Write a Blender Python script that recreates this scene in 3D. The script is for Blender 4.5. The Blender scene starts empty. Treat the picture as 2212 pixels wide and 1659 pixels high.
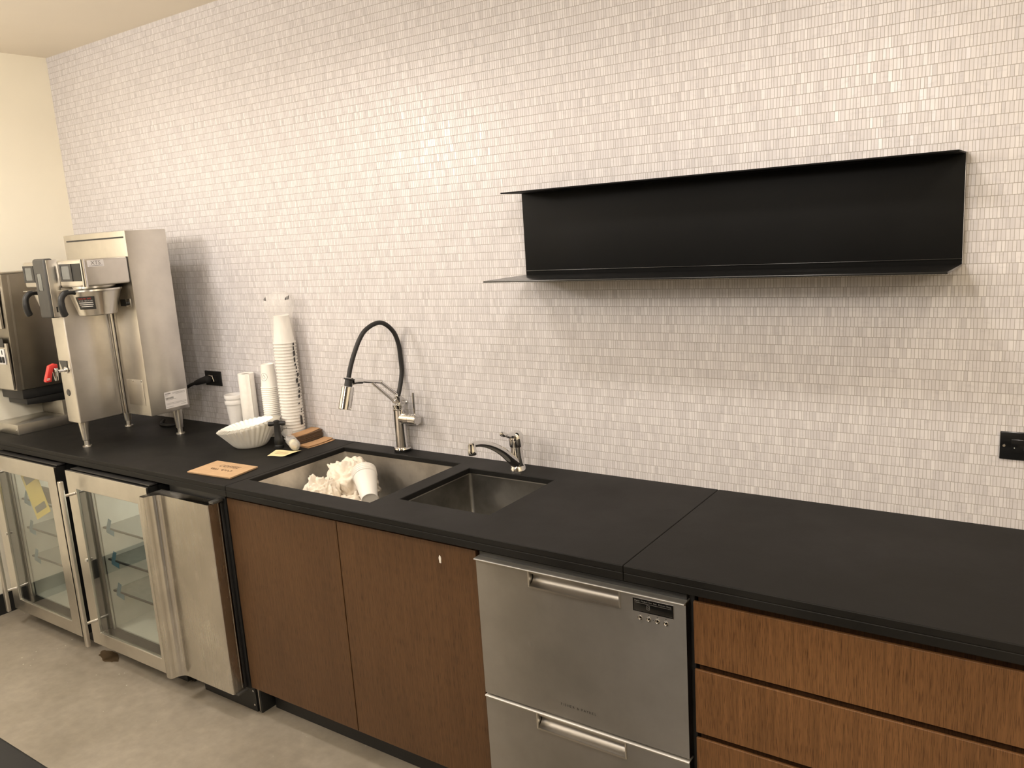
import bpy, bmesh, math, random
from mathutils import Vector, Matrix
random.seed(7)
PI = math.pi
col = bpy.context.scene.collection
H = 0.879            # worktop height

# ------------------------------------------------------------------ materials
def new_mat(name):
    m = bpy.data.materials.new(name); m.use_nodes = True
    nt = m.node_tree
    b = nt.nodes['Principled BSDF']
    return m, nt, b

def N(nt, t, **kw):
    n = nt.nodes.new(t)
    for k, v in kw.items(): setattr(n, k, v)
    return n

def mathn(nt, op, a, b=None, c=None):
    n = N(nt, 'ShaderNodeMath', operation=op)
    for i, v in enumerate((a, b, c)):
        if v is None: continue
        if isinstance(v, (int, float)): n.inputs[i].default_value = v
        else: nt.links.new(v, n.inputs[i])
    return n.outputs[0]

def ramp(nt, fac, stops):
    n = N(nt, 'ShaderNodeValToRGB')
    el = n.color_ramp.elements
    while len(el) < len(stops): el.new(0.5)
    for e, (p, c) in zip(el, stops):
        e.position = p; e.color = (*c, 1)
    nt.links.new(fac, n.inputs[0])
    return n.outputs[0]

def noise(nt, vec, scale, detail=3, rough=0.5):
    n = N(nt, 'ShaderNodeTexNoise')
    n.inputs['Scale'].default_value = scale; n.inputs['Detail'].default_value = detail
    n.inputs['Roughness'].default_value = rough
    nt.links.new(vec, n.inputs['Vector'])
    return n

def mapped(nt, scale, rot=(0, 0, 0)):
    tc = N(nt, 'ShaderNodeTexCoord'); mp = N(nt, 'ShaderNodeMapping')
    mp.inputs['Scale'].default_value = scale; mp.inputs['Rotation'].default_value = rot
    nt.links.new(tc.outputs['Object'], mp.inputs['Vector'])
    return mp.outputs[0]

def plain(name, c, rough=0.5, metal=0.0, spec=0.5, var=0.06, vscale=14, bump=0.0, sss=0.0, coat=0.0, trans=0.0):
    """a plain surface with a little procedural variation of tone"""
    m, nt, b = new_mat(name)
    v = mapped(nt, (1, 1, 1))
    n = noise(nt, v, vscale, 4)
    lo = tuple(max(0, x * (1 - var)) for x in c); hi = tuple(min(1, x * (1 + var)) for x in c)
    nt.links.new(ramp(nt, n.outputs['Fac'], [(0.3, lo), (0.7, hi)]), b.inputs['Base Color'])
    b.inputs['Roughness'].default_value = rough; b.inputs['Metallic'].default_value = metal
    b.inputs['Specular IOR Level'].default_value = spec
    b.inputs['Coat Weight'].default_value = coat
    if trans: b.inputs['Transmission Weight'].default_value = trans
    if sss:
        b.inputs['Subsurface Weight'].default_value = sss
        b.inputs['Subsurface Radius'].default_value = (0.02, 0.018, 0.014)
    if bump:
        bp = N(nt, 'ShaderNodeBump'); bp.inputs['Strength'].default_value = bump
        bp.inputs['Distance'].default_value = 0.004
        n2 = noise(nt, v, vscale * 8, 4)
        nt.links.new(n2.outputs['Fac'], bp.inputs['Height']); nt.links.new(bp.outputs[0], b.inputs['Normal'])
    return m

def brushed(name, c=(0.66, 0.635, 0.585), rough=0.30, direction=(3, 3, 220), bump=0.015, smudge=0.06, metal=1.0, aniso=0.75, blotch=0.08):
    """brushed stainless steel: fine streaks, cloudy smudges"""
    m, nt, b = new_mat(name)
    st = noise(nt, mapped(nt, direction), 3.0, 4)
    cl = noise(nt, mapped(nt, (1, 1, 1)), 5.0, 5, 0.6)
    r = mathn(nt, 'ADD', mathn(nt, 'MULTIPLY', st.outputs['Fac'], 0.10), mathn(nt, 'MULTIPLY', cl.outputs['Fac'], smudge))
    nt.links.new(mathn(nt, 'ADD', r, rough - 0.05 - smudge / 2), b.inputs['Roughness'])
    lo = tuple(x * (1 - blotch) for x in c); hi = tuple(min(1, x * (1 + blotch)) for x in c)
    nt.links.new(ramp(nt, cl.outputs['Fac'], [(0.36, lo), (0.64, hi)]), b.inputs['Base Color'])
    b.inputs['Metallic'].default_value = metal
    b.inputs['Anisotropic'].default_value = aniso; b.inputs['Anisotropic Rotation'].default_value = 0.25
    tg = N(nt, 'ShaderNodeTangent', direction_type='RADIAL', axis='Z'); nt.links.new(tg.outputs[0], b.inputs['Tangent'])
    bp = N(nt, 'ShaderNodeBump'); bp.inputs['Strength'].default_value = bump; bp.inputs['Distance'].default_value = 0.001
    nt.links.new(st.outputs['Fac'], bp.inputs['Height']); nt.links.new(bp.outputs[0], b.inputs['Normal'])
    return m

def wood(name, dark, light, scale=1.0):
    m, nt, b = new_mat(name)
    v = mapped(nt, (60 * scale, 60 * scale, 2.0))
    n = noise(nt, v, 2.2, 6, 0.6)
    big = noise(nt, mapped(nt, (3.0, 3.0, 0.8)), 1.3, 3)
    base = ramp(nt, n.outputs['Fac'], [(0.30, dark), (0.70, light)])
    pores = noise(nt, mapped(nt, (620, 620, 26)), 1.0, 2, 0.5)
    pm = ramp(nt, pores.outputs['Fac'], [(0.36, (0.50, 0.46, 0.44)), (0.48, (1, 1, 1))])
    mx = N(nt, 'ShaderNodeMixRGB', blend_type='MULTIPLY'); mx.inputs[0].default_value = 0.85
    nt.links.new(base, mx.inputs[1]); nt.links.new(pm, mx.inputs[2])
    mx2 = N(nt, 'ShaderNodeMixRGB', blend_type='MULTIPLY'); mx2.inputs[0].default_value = 0.6
    nt.links.new(mx.outputs[0], mx2.inputs[1])
    nt.links.new(ramp(nt, big.outputs['Fac'], [(0.3, (0.72, 0.70, 0.70)), (0.7, (1.1, 1.1, 1.08))]), mx2.inputs[2])
    nt.links.new(mx2.outputs[0], b.inputs['Base Color'])
    b.inputs['Roughness'].default_value = 0.42; b.inputs['Specular IOR Level'].default_value = 0.35
    return m

def tile_mat():
    """stone mosaic: one-inch courses of upright slivers of random width"""
    m, nt, b = new_mat('stone_mosaic')
    tc = N(nt, 'ShaderNodeTexCoord'); sp = N(nt, 'ShaderNodeSeparateXYZ')
    nt.links.new(tc.outputs['Object'], sp.inputs[0])
    zc = mathn(nt, 'DIVIDE', mathn(nt, 'ADD', sp.outputs['Z'], -0.9015 + 0.0256 * 60), 0.0256)
    row = mathn(nt, 'FLOOR', zc); fz = mathn(nt, 'FRACT', zc)
    w = mathn(nt, 'ADD', mathn(nt, 'DIVIDE', sp.outputs['X'], 0.0082), mathn(nt, 'MULTIPLY', row, 37.77))
    w = mathn(nt, 'ADD', w, 5000)
    v1 = N(nt, 'ShaderNodeTexVoronoi', voronoi_dimensions='1D', feature='F1'); v1.inputs['Scale'].default_value = 1
    v2 = N(nt, 'ShaderNodeTexVoronoi', voronoi_dimensions='1D', feature='DISTANCE_TO_EDGE'); v2.inputs['Scale'].default_value = 1
    for v in (v1, v2):
        v.inputs['Randomness'].default_value = 0.8
        nt.links.new(w, v.inputs['W'])
    cs = N(nt, 'ShaderNodeSeparateColor'); nt.links.new(v1.outputs['Color'], cs.inputs[0])
    tone = ramp(nt, cs.outputs['Red'], [(0.0, (0.58, 0.555, 0.568)), (0.08, (0.63, 0.603, 0.616)), (0.55, (0.675, 0.647, 0.660)), (1.0, (0.75, 0.725, 0.735))])
    vn = noise(nt, mapped(nt, (14, 14, 30)), 2.2, 5, 0.65)
    mx = N(nt, 'ShaderNodeMixRGB', blend_type='MULTIPLY'); mx.inputs[0].default_value = 0.8
    nt.links.new(tone, mx.inputs[1])
    nt.links.new(ramp(nt, vn.outputs['Fac'], [(0.28, (0.82, 0.82, 0.83)), (0.45, (1, 1, 1))]), mx.inputs[2])
    # joints
    jv = mathn(nt, 'LESS_THAN', v2.outputs['Distance'], 0.075)
    jh = mathn(nt, 'MAXIMUM', mathn(nt, 'LESS_THAN', fz, 0.028), mathn(nt, 'GREATER_THAN', fz, 0.972))
    j = mathn(nt, 'MAXIMUM', mathn(nt, 'MULTIPLY', jv, 0.90), jh)
    mg = N(nt, 'ShaderNodeMixRGB'); nt.links.new(j, mg.inputs[0]); nt.links.new(mx.outputs[0], mg.inputs[1])
    mg.inputs[2].default_value = (0.40, 0.372, 0.345, 1)
    nt.links.new(mg.outputs[0], b.inputs['Base Color'])
    nt.links.new(mathn(nt, 'ADD', mathn(nt, 'MULTIPLY', cs.outputs['Green'], 0.2), mathn(nt, 'ADD', mathn(nt, 'MULTIPLY', j, 0.5), 0.26)), b.inputs['Roughness'])
    b.inputs['Specular IOR Level'].default_value = 0.45
    # every sliver sits at a slightly different tilt
    g = N(nt, 'ShaderNodeNewGeometry')
    va = N(nt, 'ShaderNodeVectorMath', operation='SUBTRACT'); nt.links.new(v1.outputs['Color'], va.inputs[0]); va.inputs[1].default_value = (0.5, 0.5, 0.5)
    vs = N(nt, 'ShaderNodeVectorMath', operation='SCALE'); nt.links.new(va.outputs[0], vs.inputs[0]); vs.inputs['Scale'].default_value = 0.07
    vd = N(nt, 'ShaderNodeVectorMath', operation='ADD'); nt.links.new(g.outputs['Normal'], vd.inputs[0]); nt.links.new(vs.outputs[0], vd.inputs[1])
    vz = N(nt, 'ShaderNodeVectorMath', operation='NORMALIZE'); nt.links.new(vd.outputs[0], vz.inputs[0])
    bp = N(nt, 'ShaderNodeBump'); bp.inputs['Strength'].default_value = 0.5; bp.inputs['Distance'].default_value = 0.001; bp.invert = True
    nt.links.new(j, bp.inputs['Height']); nt.links.new(vz.outputs[0], bp.inputs['Normal'])
    nt.links.new(bp.outputs[0], b.inputs['Normal'])
    return m

def concrete_mat():
    m, nt, b = new_mat('concrete')
    v = mapped(nt, (1, 1, 1))
    n1 = noise(nt, v, 2.4, 8, 0.62); n2 = noise(nt, v, 22, 6, 0.6)
    c1 = ramp(nt, n1.outputs['Fac'], [(0.32, (0.235, 0.205, 0.163)), (0.68, (0.330, 0.293, 0.240))])
    c2 = ramp(nt, n2.outputs['Fac'], [(0.3, (0.86, 0.86, 0.86)), (0.7, (1.08, 1.07, 1.05))])
    mx = N(nt, 'ShaderNodeMixRGB', blend_type='MULTIPLY'); mx.inputs[0].default_value = 1
    nt.links.new(c1, mx.inputs[1]); nt.links.new(c2, mx.inputs[2])
    vo = N(nt, 'ShaderNodeTexVoronoi', feature='F1'); vo.inputs['Scale'].default_value = 26; nt.links.new(v, vo.inputs['Vector'])
    patch = noise(nt, v, 1.7, 3)
    sz = mathn(nt, 'MULTIPLY', ramp(nt, patch.outputs['Fac'], [(0.42, (0, 0, 0)), (0.7, (1, 1, 1))]), 0.10)
    spk = mathn(nt, 'LESS_THAN', vo.outputs['Distance'], sz)
    mg = N(nt, 'ShaderNodeMixRGB'); nt.links.new(mathn(nt, 'MULTIPLY', spk, 0.75), mg.inputs[0])
    nt.links.new(mx.outputs[0], mg.inputs[1]); mg.inputs[2].default_value = (0.66, 0.62, 0.55, 1)
    nt.links.new(mg.outputs[0], b.inputs['Base Color'])
    nt.links.new(ramp(nt, n1.outputs['Fac'], [(0.3, (0.42,) * 3), (0.7, (0.6,) * 3)]), b.inputs['Roughness'])
    bp = N(nt, 'ShaderNodeBump'); bp.inputs['Strength'].default_value = 0.12; bp.inputs['Distance'].default_value = 0.002
    nt.links.new(n2.outputs['Fac'], bp.inputs['Height']); nt.links.new(bp.outputs[0], b.inputs['Normal'])
    return m

def counter_mat(name='black_stone', c0=(0.0062, 0.0059, 0.0054), c1=(0.0125, 0.0118, 0.0108), r0=0.46, r1=0.62, spec=0.20):
    m, nt, b = new_mat(name)
    n1 = noise(nt, mapped(nt, (1, 1, 1)), 3.2, 7, 0.6); n2 = noise(nt, mapped(nt, (1, 1, 1)), 260, 3)
    nt.links.new(ramp(nt, n1.outputs['Fac'], [(0.3, c0), (0.7, c1)]), b.inputs['Base Color'])
    nt.links.new(ramp(nt, n1.outputs['Fac'], [(0.3, (r0,) * 3), (0.7, (r1,) * 3)]), b.inputs['Roughness'])
    b.inputs['Specular IOR Level'].default_value = spec
    bp = N(nt, 'ShaderNodeBump'); bp.inputs['Strength'].default_value = 0.08; bp.inputs['Distance'].default_value = 0.001
    nt.links.new(n2.outputs['Fac'], bp.inputs['Height']); nt.links.new(bp.outputs[0], b.inputs['Normal'])
    return m

def film(name, c=(0.9, 0.88, 0.85), opacity=0.35, rough=0.25):
    """thin translucent plastic film"""
    m, nt, b = new_mat(name)
    out = nt.nodes['Material Output']
    tr = N(nt, 'ShaderNodeBsdfTransparent'); mix = N(nt, 'ShaderNodeMixShader')
    n = noise(nt, mapped(nt, (30, 30, 8)), 2.0, 4)
    b.inputs['Base Color'].default_value = (*c, 1); b.inputs['Roughness'].default_value = rough
    nt.links.new(mathn(nt, 'MULTIPLY', mathn(nt, 'ADD', n.outputs['Fac'], 0.5), opacity), mix.inputs[0])
    nt.links.new(tr.outputs[0], mix.inputs[1]); nt.links.new(b.outputs[0], mix.inputs[2])
    nt.links.new(mix.outputs[0], out.inputs['Surface'])
    return m

def pane_glass(name):
    """thin window glass: clear with a mirror-like reflection"""
    m, nt, b = new_mat(name)
    out = nt.nodes['Material Output']; nt.nodes.remove(b)
    tr = N(nt, 'ShaderNodeBsdfTransparent'); tr.inputs[0].default_value = (0.90, 0.92, 0.89, 1)
    gl = N(nt, 'ShaderNodeBsdfGlossy'); gl.inputs['Roughness'].default_value = 0.015
    fr = N(nt, 'ShaderNodeLayerWeight'); fr.inputs['Blend'].default_value = 0.5
    n = noise(nt, mapped(nt, (1, 1, 1)), 6, 3)
    mix = N(nt, 'ShaderNodeMixShader')
    nt.links.new(mathn(nt, 'ADD', mathn(nt, 'MULTIPLY', mathn(nt, 'POWER', fr.outputs['Facing'], 3.0), 0.80), mathn(nt, 'MULTIPLY', n.outputs['Fac'], 0.08)), mix.inputs[0])
    nt.links.new(tr.outputs[0], mix.inputs[1]); nt.links.new(gl.outputs[0], mix.inputs[2])
    nt.links.new(mix.outputs[0], out.inputs['Surface'])
    return m

M = dict(
    tile=tile_mat(), floor=concrete_mat(), counter=counter_mat(),
    island=counter_mat('island_stone', (0.003, 0.003, 0.003), (0.006, 0.006, 0.005), 0.45, 0.6, 0.2),
    wall=plain('cream_paint', (0.92, 0.87, 0.73), 0.75, var=0.015, vscale=3),
    ceiling=plain('ceiling_paint', (0.86, 0.79, 0.67), 0.85, var=0.015, vscale=3),
    farwall=plain('far_wall_paint', (0.13, 0.115, 0.095), 0.8, var=0.03, vscale=2),  # unseen wall, coloured dark to dim what the steel mirrors
    base=plain('black_rubber_base', (0.012, 0.012, 0.012), 0.5),
    wood=wood('stained_oak', (0.078, 0.0385, 0.0160), (0.116, 0.0590, 0.0248)),
    wood_d=wood('stained_oak_drawer', (0.122, 0.0590, 0.0230), (0.198, 0.0970, 0.0385)),
    wood_dark=wood('stained_oak_dark', (0.050, 0.022, 0.010), (0.085, 0.040, 0.017)),  # darker brown oak for the carcasses
    steel_h=brushed('brushed_steel_horizontal', direction=(2, 2, 240)),
    steel_v=brushed('brushed_steel_vertical', direction=(240, 240, 2)),
    steel_ice=brushed('ice_maker_steel', (0.56, 0.535, 0.485), 0.26, (240, 240, 2), aniso=0.90, bump=0.004),
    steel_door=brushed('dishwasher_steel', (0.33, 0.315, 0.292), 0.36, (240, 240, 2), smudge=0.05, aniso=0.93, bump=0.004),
    scoop=brushed('pull_steel', (0.46, 0.44, 0.41), 0.34, (2, 2, 240), aniso=0.0, bump=0.004),
    cap=brushed('satin_cap', (0.72, 0.70, 0.66), 0.5, (2, 2, 240), aniso=0.0),
    steel_side=brushed('brewer_steel', (0.66, 0.63, 0.58), 0.36, (3, 3, 200)),
    steel_grinder=brushed('grinder_steel', (0.34, 0.315, 0.275), 0.34, (240, 240, 2)),  # steel coloured darker to stand in for the dark reflection on the side
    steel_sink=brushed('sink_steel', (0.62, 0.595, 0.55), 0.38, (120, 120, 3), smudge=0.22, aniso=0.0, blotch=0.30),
    steel_sink_dark=brushed('sink_steel_shaded', (0.27, 0.26, 0.24), 0.40, (120, 120, 3), smudge=0.22, aniso=0.0, blotch=0.30),  # darker copy of the sink steel, dark reflections put into its colour
    chrome=plain('chrome', (0.72, 0.71, 0.70), 0.05, 1.0, var=0.02),
    black=plain('black_plastic', (0.010, 0.010, 0.010), 0.45),
    black_gloss=plain('black_gloss_plastic', (0.008, 0.008, 0.008), 0.16),
    rubber=plain('black_rubber', (0.013, 0.012, 0.012), 0.55),
    shelf=plain('blackened_steel', (0.0055, 0.0055, 0.0055), 0.55, 0.0, 0.12, var=0.15, vscale=6),
    ledge=plain('waxed_black_steel', (0.010, 0.010, 0.010), 0.25, 0.0, 0.6, var=0.15, vscale=6),
    shelf_edge=plain('bare_steel_edge', (0.45, 0.43, 0.40), 0.4, 1.0),
    grey_plastic=plain('grey_plastic', (0.050, 0.048, 0.044), 0.5),
    dgrey=plain('dark_grey_plastic', (0.028, 0.027, 0.026), 0.42),
    screen=plain('grey_screen', (0.145, 0.150, 0.140), 0.25),
    white_plastic=plain('white_plastic', (0.80, 0.78, 0.76), 0.4),
    liner=plain('fridge_liner', (0.80, 0.79, 0.74), 0.5),
    paper=plain('white_paper_cup', (0.86, 0.83, 0.78), 0.6, var=0.02, sss=0.0),
    filter=plain('filter_paper', (0.92, 0.90, 0.84), 0.85, var=0.02),
    roll=plain('towel_paper', (0.86, 0.83, 0.78), 0.9, var=0.03, vscale=60, bump=0.15),
    rag=plain('white_rag_cloth', (0.80, 0.72, 0.61), 0.95, var=0.06, vscale=20, bump=0.30),
    kraft=plain('kraft_paper', (0.46, 0.27, 0.135), 0.85, var=0.10, vscale=30),
    kraft_edge=plain('kraft_edge', (0.135, 0.082, 0.048), 0.9, var=0.2, vscale=200),
    card=plain('cardboard', (0.52, 0.345, 0.195), 0.9, var=0.06, vscale=40),
    note=plain('yellow_note', (0.82, 0.72, 0.42), 0.8, var=0.03),
    brass=plain('brass', (0.75, 0.56, 0.25), 0.2, 1.0),
    red=plain('red_plastic', (0.62, 0.035, 0.030), 0.35),
    red_print=plain('red_print', (0.55, 0.05, 0.03), 0.6),
    white_print=plain('white_print', (0.70, 0.68, 0.64), 0.6),
    grey_print=plain('grey_print', (0.17, 0.165, 0.16), 0.6),
    dark_print=plain('dark_print', (0.035, 0.033, 0.032), 0.6),
    soft_print=plain('soft_brown_ink', (0.16, 0.10, 0.06), 0.8),
    sticker=plain('white_sticker', (0.72, 0.70, 0.70), 0.45),
    yellow=plain('yellow_card', (0.85, 0.66, 0.16), 0.6),
    tape=plain('blue_tape', (0.10, 0.22, 0.30), 0.6),
    stain=plain('damp_stain', (0.10, 0.07, 0.04), 0.25),
    dab=plain('white_putty', (0.80, 0.76, 0.70), 0.6),
    film=film('sleeve_film', opacity=0.24), bagfilm=film('bag_film', (0.85, 0.84, 0.82), 0.34),
    thinfilm=film('crumpled_film', (0.88, 0.83, 0.74), 0.45), glass=pane_glass('door_glass'),
    shelf_glass=film('shelf_glass', (0.25, 0.28, 0.27), 0.25, 0.1),
)

# ------------------------------------------------------------------ mesh builder
class MB:
    def __init__(s): s.bm = bmesh.new()
    def box(s, x0, x1, y0, y1, z0, z1, b=0.0, seg=2):
        v = [s.bm.verts.new(p) for p in ((x0, y0, z0), (x1, y0, z0), (x1, y1, z0), (x0, y1, z0), (x0, y0, z1), (x1, y0, z1), (x1, y1, z1), (x0, y1, z1))]
        fs = [s.bm.faces.new([v[i] for i in f]) for f in ((3, 2, 1, 0), (4, 5, 6, 7), (0, 1, 5, 4), (1, 2, 6, 5), (2, 3, 7, 6), (3, 0, 4, 7))]
        if b > 0:
            es = list({e for f in fs for e in f.edges})
            bmesh.ops.bevel(s.bm, geom=es, offset=b, segments=seg, affect='EDGES', profile=0.5)
        return s
    def poly(s, pts):
        s.bm.faces.new([s.bm.verts.new(p) for p in pts]); return s
    def prism(s, pts, axis, a, b, bev=0.0):
        def P(u, v, w): return {'x': (w, u, v), 'y': (u, w, v), 'z': (u, v, w)}[axis]
        A = [s.bm.verts.new(P(u, v, a)) for u, v in pts]; B = [s.bm.verts.new(P(u, v, b)) for u, v in pts]
        n = len(pts)
        fs = [s.bm.faces.new(A[::-1]), s.bm.faces.new(B)]
        for i in range(n): fs.append(s.bm.faces.new((A[i], A[(i + 1) % n], B[(i + 1) % n], B[i])))
        bmesh.ops.recalc_face_normals(s.bm, faces=fs)
        if bev:
            bmesh.ops.bevel(s.bm, geom=list({e for f in fs for e in f.edges}), offset=bev, segments=2, affect='EDGES', profile=0.5)
        return s
    def tube(s, pts, r, n=14, cap=True):
        pts = [Vector(p) for p in pts]; m = len(pts)
        rs = r if isinstance(r, (list, tuple)) else [r] * m
        T = [(pts[min(i + 1, m - 1)] - pts[max(i - 1, 0)]).normalized() for i in range(m)]
        up = Vector((0, 0, 1)) if abs(T[0].z) < 0.9 else Vector((1, 0, 0))
        u = T[0].cross(up).normalized(); rings = []
        for i in range(m):
            u = (u - T[i] * u.dot(T[i])).normalized(); w = T[i].cross(u)
            rings.append([s.bm.verts.new(pts[i] + (u * math.cos(a) + w * math.sin(a)) * rs[i]) for a in (2 * PI * k / n for k in range(n))])
        fs = []
        for i in range(m - 1):
            for k in range(n):
                fs.append(s.bm.faces.new((rings[i][k], rings[i][(k + 1) % n], rings[i + 1][(k + 1) % n], rings[i + 1][k])))
        if cap: fs += [s.bm.faces.new(rings[0][::-1]), s.bm.faces.new(rings[-1])]
        bmesh.ops.recalc_face_normals(s.bm, faces=fs)
        return s
    def cyl(s, p0, p1, r0, r1=None, n=24): return s.tube([p0, p1], [r0, r0 if r1 is None else r1], n)
    def lathe(s, prof, c=(0, 0, 0), n=40, closed=False, mat=None, rfun=None):
        rings = []
        for r, z in prof:
            if r < 1e-6: rings.append([s.bm.verts.new((0, 0, z))])
            else:
                ring = []
                for k in range(n):
                    a = 2 * PI * k / n; rr = r if rfun is None else rfun(r, z, a)
                    ring.append(s.bm.verts.new((rr * math.cos(a), rr * math.sin(a), z)))
                rings.append(ring)
        fs = []; m = len(rings)
        for i in range(m if closed else m - 1):
            A, B = rings[i], rings[(i + 1) % m]
            for k in range(n):
                q = [A[k % len(A)], A[(k + 1) % len(A)], B[(k + 1) % len(B)], B[k % len(B)]]
                q = [v for j, v in enumerate(q) if v not in q[:j]]
                if len(q) >= 3: fs.append(s.bm.faces.new(q))
        vs = [v for r in rings for v in r]
        M4 = mat or Matrix.Identity(4)
        for v in vs: v.co = Vector(c) + (M4 @ v.co)
        bmesh.ops.recalc_face_normals(s.bm, faces=fs)
        return s
    def ball(s, c, r, sc=(1, 1, 1), n=16):
        g = bmesh.ops.create_uvsphere(s.bm, u_segments=n, v_segments=max(6, n // 2), radius=r)
        for v in g['verts']: v.co = Vector((v.co.x * sc[0], v.co.y * sc[1], v.co.z * sc[2])) + Vector(c)
        return s
    def ring(s, o, i, y0, y1):
        """rectangular frame in the xz plane; o, i = (x0, x1, z0, z1)"""
        def rect(r, y): return [s.bm.verts.new(p) for p in ((r[0], y, r[2]), (r[1], y, r[2]), (r[1], y, r[3]), (r[0], y, r[3]))]
        of, inf, ob, inb = rect(o, y0), rect(i, y0), rect(o, y1), rect(i, y1); fs = []
        for k in range(4):
            q = (k + 1) % 4
            fs += [s.bm.faces.new(t) for t in ((of[k], of[q], inf[q], inf[k]), (ob[q], ob[k], inb[k], inb[q]), (of[q], of[k], ob[k], ob[q]), (inf[k], inf[q], inb[q], inb[k]))]
        bmesh.ops.recalc_face_normals(s.bm, faces=fs)
        return s
    def cells(s, xs, ys, filled, z0, z1):
        """slab made of grid cells, so that it can have rectangular cut-outs"""
        V = {}
        def g(i, j, z):
            if (i, j, z) not in V: V[(i, j, z)] = s.bm.verts.new((xs[i], ys[j], z))
            return V[(i, j, z)]
        nx, ny = len(xs) - 1, len(ys) - 1
        F = lambda i, j: 0 <= i < nx and 0 <= j < ny and filled(i, j)
        for i in range(nx):
            for j in range(ny):
                if not F(i, j): continue
                s.bm.faces.new((g(i, j, z1), g(i + 1, j, z1), g(i + 1, j + 1, z1), g(i, j + 1, z1)))
                s.bm.faces.new((g(i, j + 1, z0), g(i + 1, j + 1, z0), g(i + 1, j, z0), g(i, j, z0)))
                if not F(i, j - 1): s.bm.faces.new((g(i, j, z0), g(i + 1, j, z0), g(i + 1, j, z1), g(i, j, z1)))
                if not F(i, j + 1): s.bm.faces.new((g(i + 1, j + 1, z0), g(i, j + 1, z0), g(i, j + 1, z1), g(i + 1, j + 1, z1)))
                if not F(i - 1, j): s.bm.faces.new((g(i, j + 1, z0), g(i, j, z0), g(i, j, z1), g(i, j + 1, z1)))
                if not F(i + 1, j): s.bm.faces.new((g(i + 1, j, z0), g(i + 1, j + 1, z0), g(i + 1, j + 1, z1), g(i + 1, j, z1)))
        return s
    def text(s, body, size, o, xd, yd, align='LEFT', lift=0.0006):
        """flat lettering laid on a surface"""
        cu = bpy.data.curves.new('lettering', 'FONT'); cu.body = body; cu.size = size; cu.align_x = align
        cu.extrude = 0; cu.resolution_u = 3
        ob = bpy.data.objects.new('lettering_tmp', cu); col.objects.link(ob)
        bpy.context.view_layer.update()
        me = bpy.data.meshes.new_from_object(ob.evaluated_get(bpy.context.evaluated_depsgraph_get()))
        bpy.data.objects.remove(ob); bpy.data.curves.remove(cu)
        xd = Vector(xd).normalized(); yd = Vector(yd).normalized(); nn = xd.cross(yd)
        for v in me.vertices: v.co = Vector(o) + xd * v.co.x + yd * v.co.y + nn * lift
        s.bm.from_mesh(me); bpy.data.meshes.remove(me)
        return s
    def xform(s, mat):
        bmesh.ops.transform(s.bm, matrix=mat, verts=s.bm.verts); return s

def root_loc(o):
    p = Vector((0, 0, 0))
    while o is not None: p += o.location; o = o.parent
    return p

def obj(name, mb, mat, parent=None, smooth=True, bev=0.0, loc=None, angle=35, world=True):
    """link the builder's mesh as ONE object; mesh is written in world coordinates and re-based on its thing"""
    me = bpy.data.meshes.new(name)
    o = bpy.data.objects.new(name, me)
    if parent is not None:
        o.parent = parent
        base = root_loc(parent)
    else:
        base = Vector(loc) if loc is not None else Vector((0, 0, 0)); o.location = base
    if world: bmesh.ops.translate(mb.bm, vec=-base, verts=mb.bm.verts)
    mb.bm.to_mesh(me); mb.bm.free()
    me.materials.append(mat if not isinstance(mat, str) else M[mat])
    if smooth:
        me.shade_smooth(); me.set_sharp_from_angle(angle=math.radians(angle))
    col.objects.link(o)
    if bev:
        md = o.modifiers.new('edge', 'BEVEL'); md.width = bev; md.segments = 2; md.limit_method = 'ANGLE'; md.angle_limit = math.radians(50)
    return o

def tag(o, label, cat, group=None, kind=None):
    o['label'] = label; o['category'] = cat
    if group: o['group'] = group
    if kind: o['kind'] = kind
    return o

def thing(name, label, cat, loc, group=None):
    o = bpy.data.objects.new(name, None); col.objects.link(o); o.location = loc
    o.empty_display_size = 0.05
    return tag(o, label, cat, group)

def struct(name, mb, mat, label=None, bev=0.0):
    o = obj(name, mb, mat, bev=bev); o['kind'] = 'structure'
    if label: o['label'] = label
    return o

def copy_tree(o, parent=None):
    c = o.copy(); col.objects.link(c)
    if parent is not None: c.parent = parent
    for ch in [q for q in bpy.data.objects if q.parent == o]: copy_tree(ch, c)
    return c

ORD = ['first', 'second', 'third', 'fourth', 'fifth', 'sixth', 'seventh', 'eighth', 'ninth', 'tenth', 'eleventh', 'twelfth', 'thirteenth',
       'fourteenth', 'fifteenth', 'sixteenth', 'seventeenth', 'eighteenth', 'nineteenth', 'twentieth']
ORD += ['twenty-' + w for w in ORD[:9]] + ['thirtieth'] + ['thirty-' + w for w in ORD[:9]] + ['fortieth']

# ------------------------------------------------------------------ the room
XL, XR, YF, ZC = -3.347, 3.2, -5.6, 2.6135
struct('wall_back', MB().box(XL - 0.1, XR + 0.1, 0, 0.12, 0, ZC), 'tile', 'wall of pale stone mosaic slivers behind the counter')
struct('wall_left', MB().box(XL - 0.12, XL, YF, 0, 0, ZC), 'wall', 'plain cream painted wall at the end of the counter')
struct('wall_right', MB().box(XR, XR + 0.12, YF, 0, 0, ZC), 'wall')
struct('wall_front', MB().box(XL - 0.12, XR + 0.12, YF - 0.12, YF, 0, ZC), 'farwall')
struct('floor', MB().box(XL - 0.12, XR + 0.12, YF, 0.12, -0.08, 0), 'floor', 'dusty grey concrete floor')
struct('ceiling', MB().box(XL - 0.12, XR + 0.12, YF, 0.12, ZC, ZC + 0.1), 'ceiling', 'plain painted ceiling')
struct('baseboard_left', MB().box(XL, XL + 0.010, YF, -0.02, 0, 0.10), 'base', 'black rubber baseboard', bev=0.002)

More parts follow.
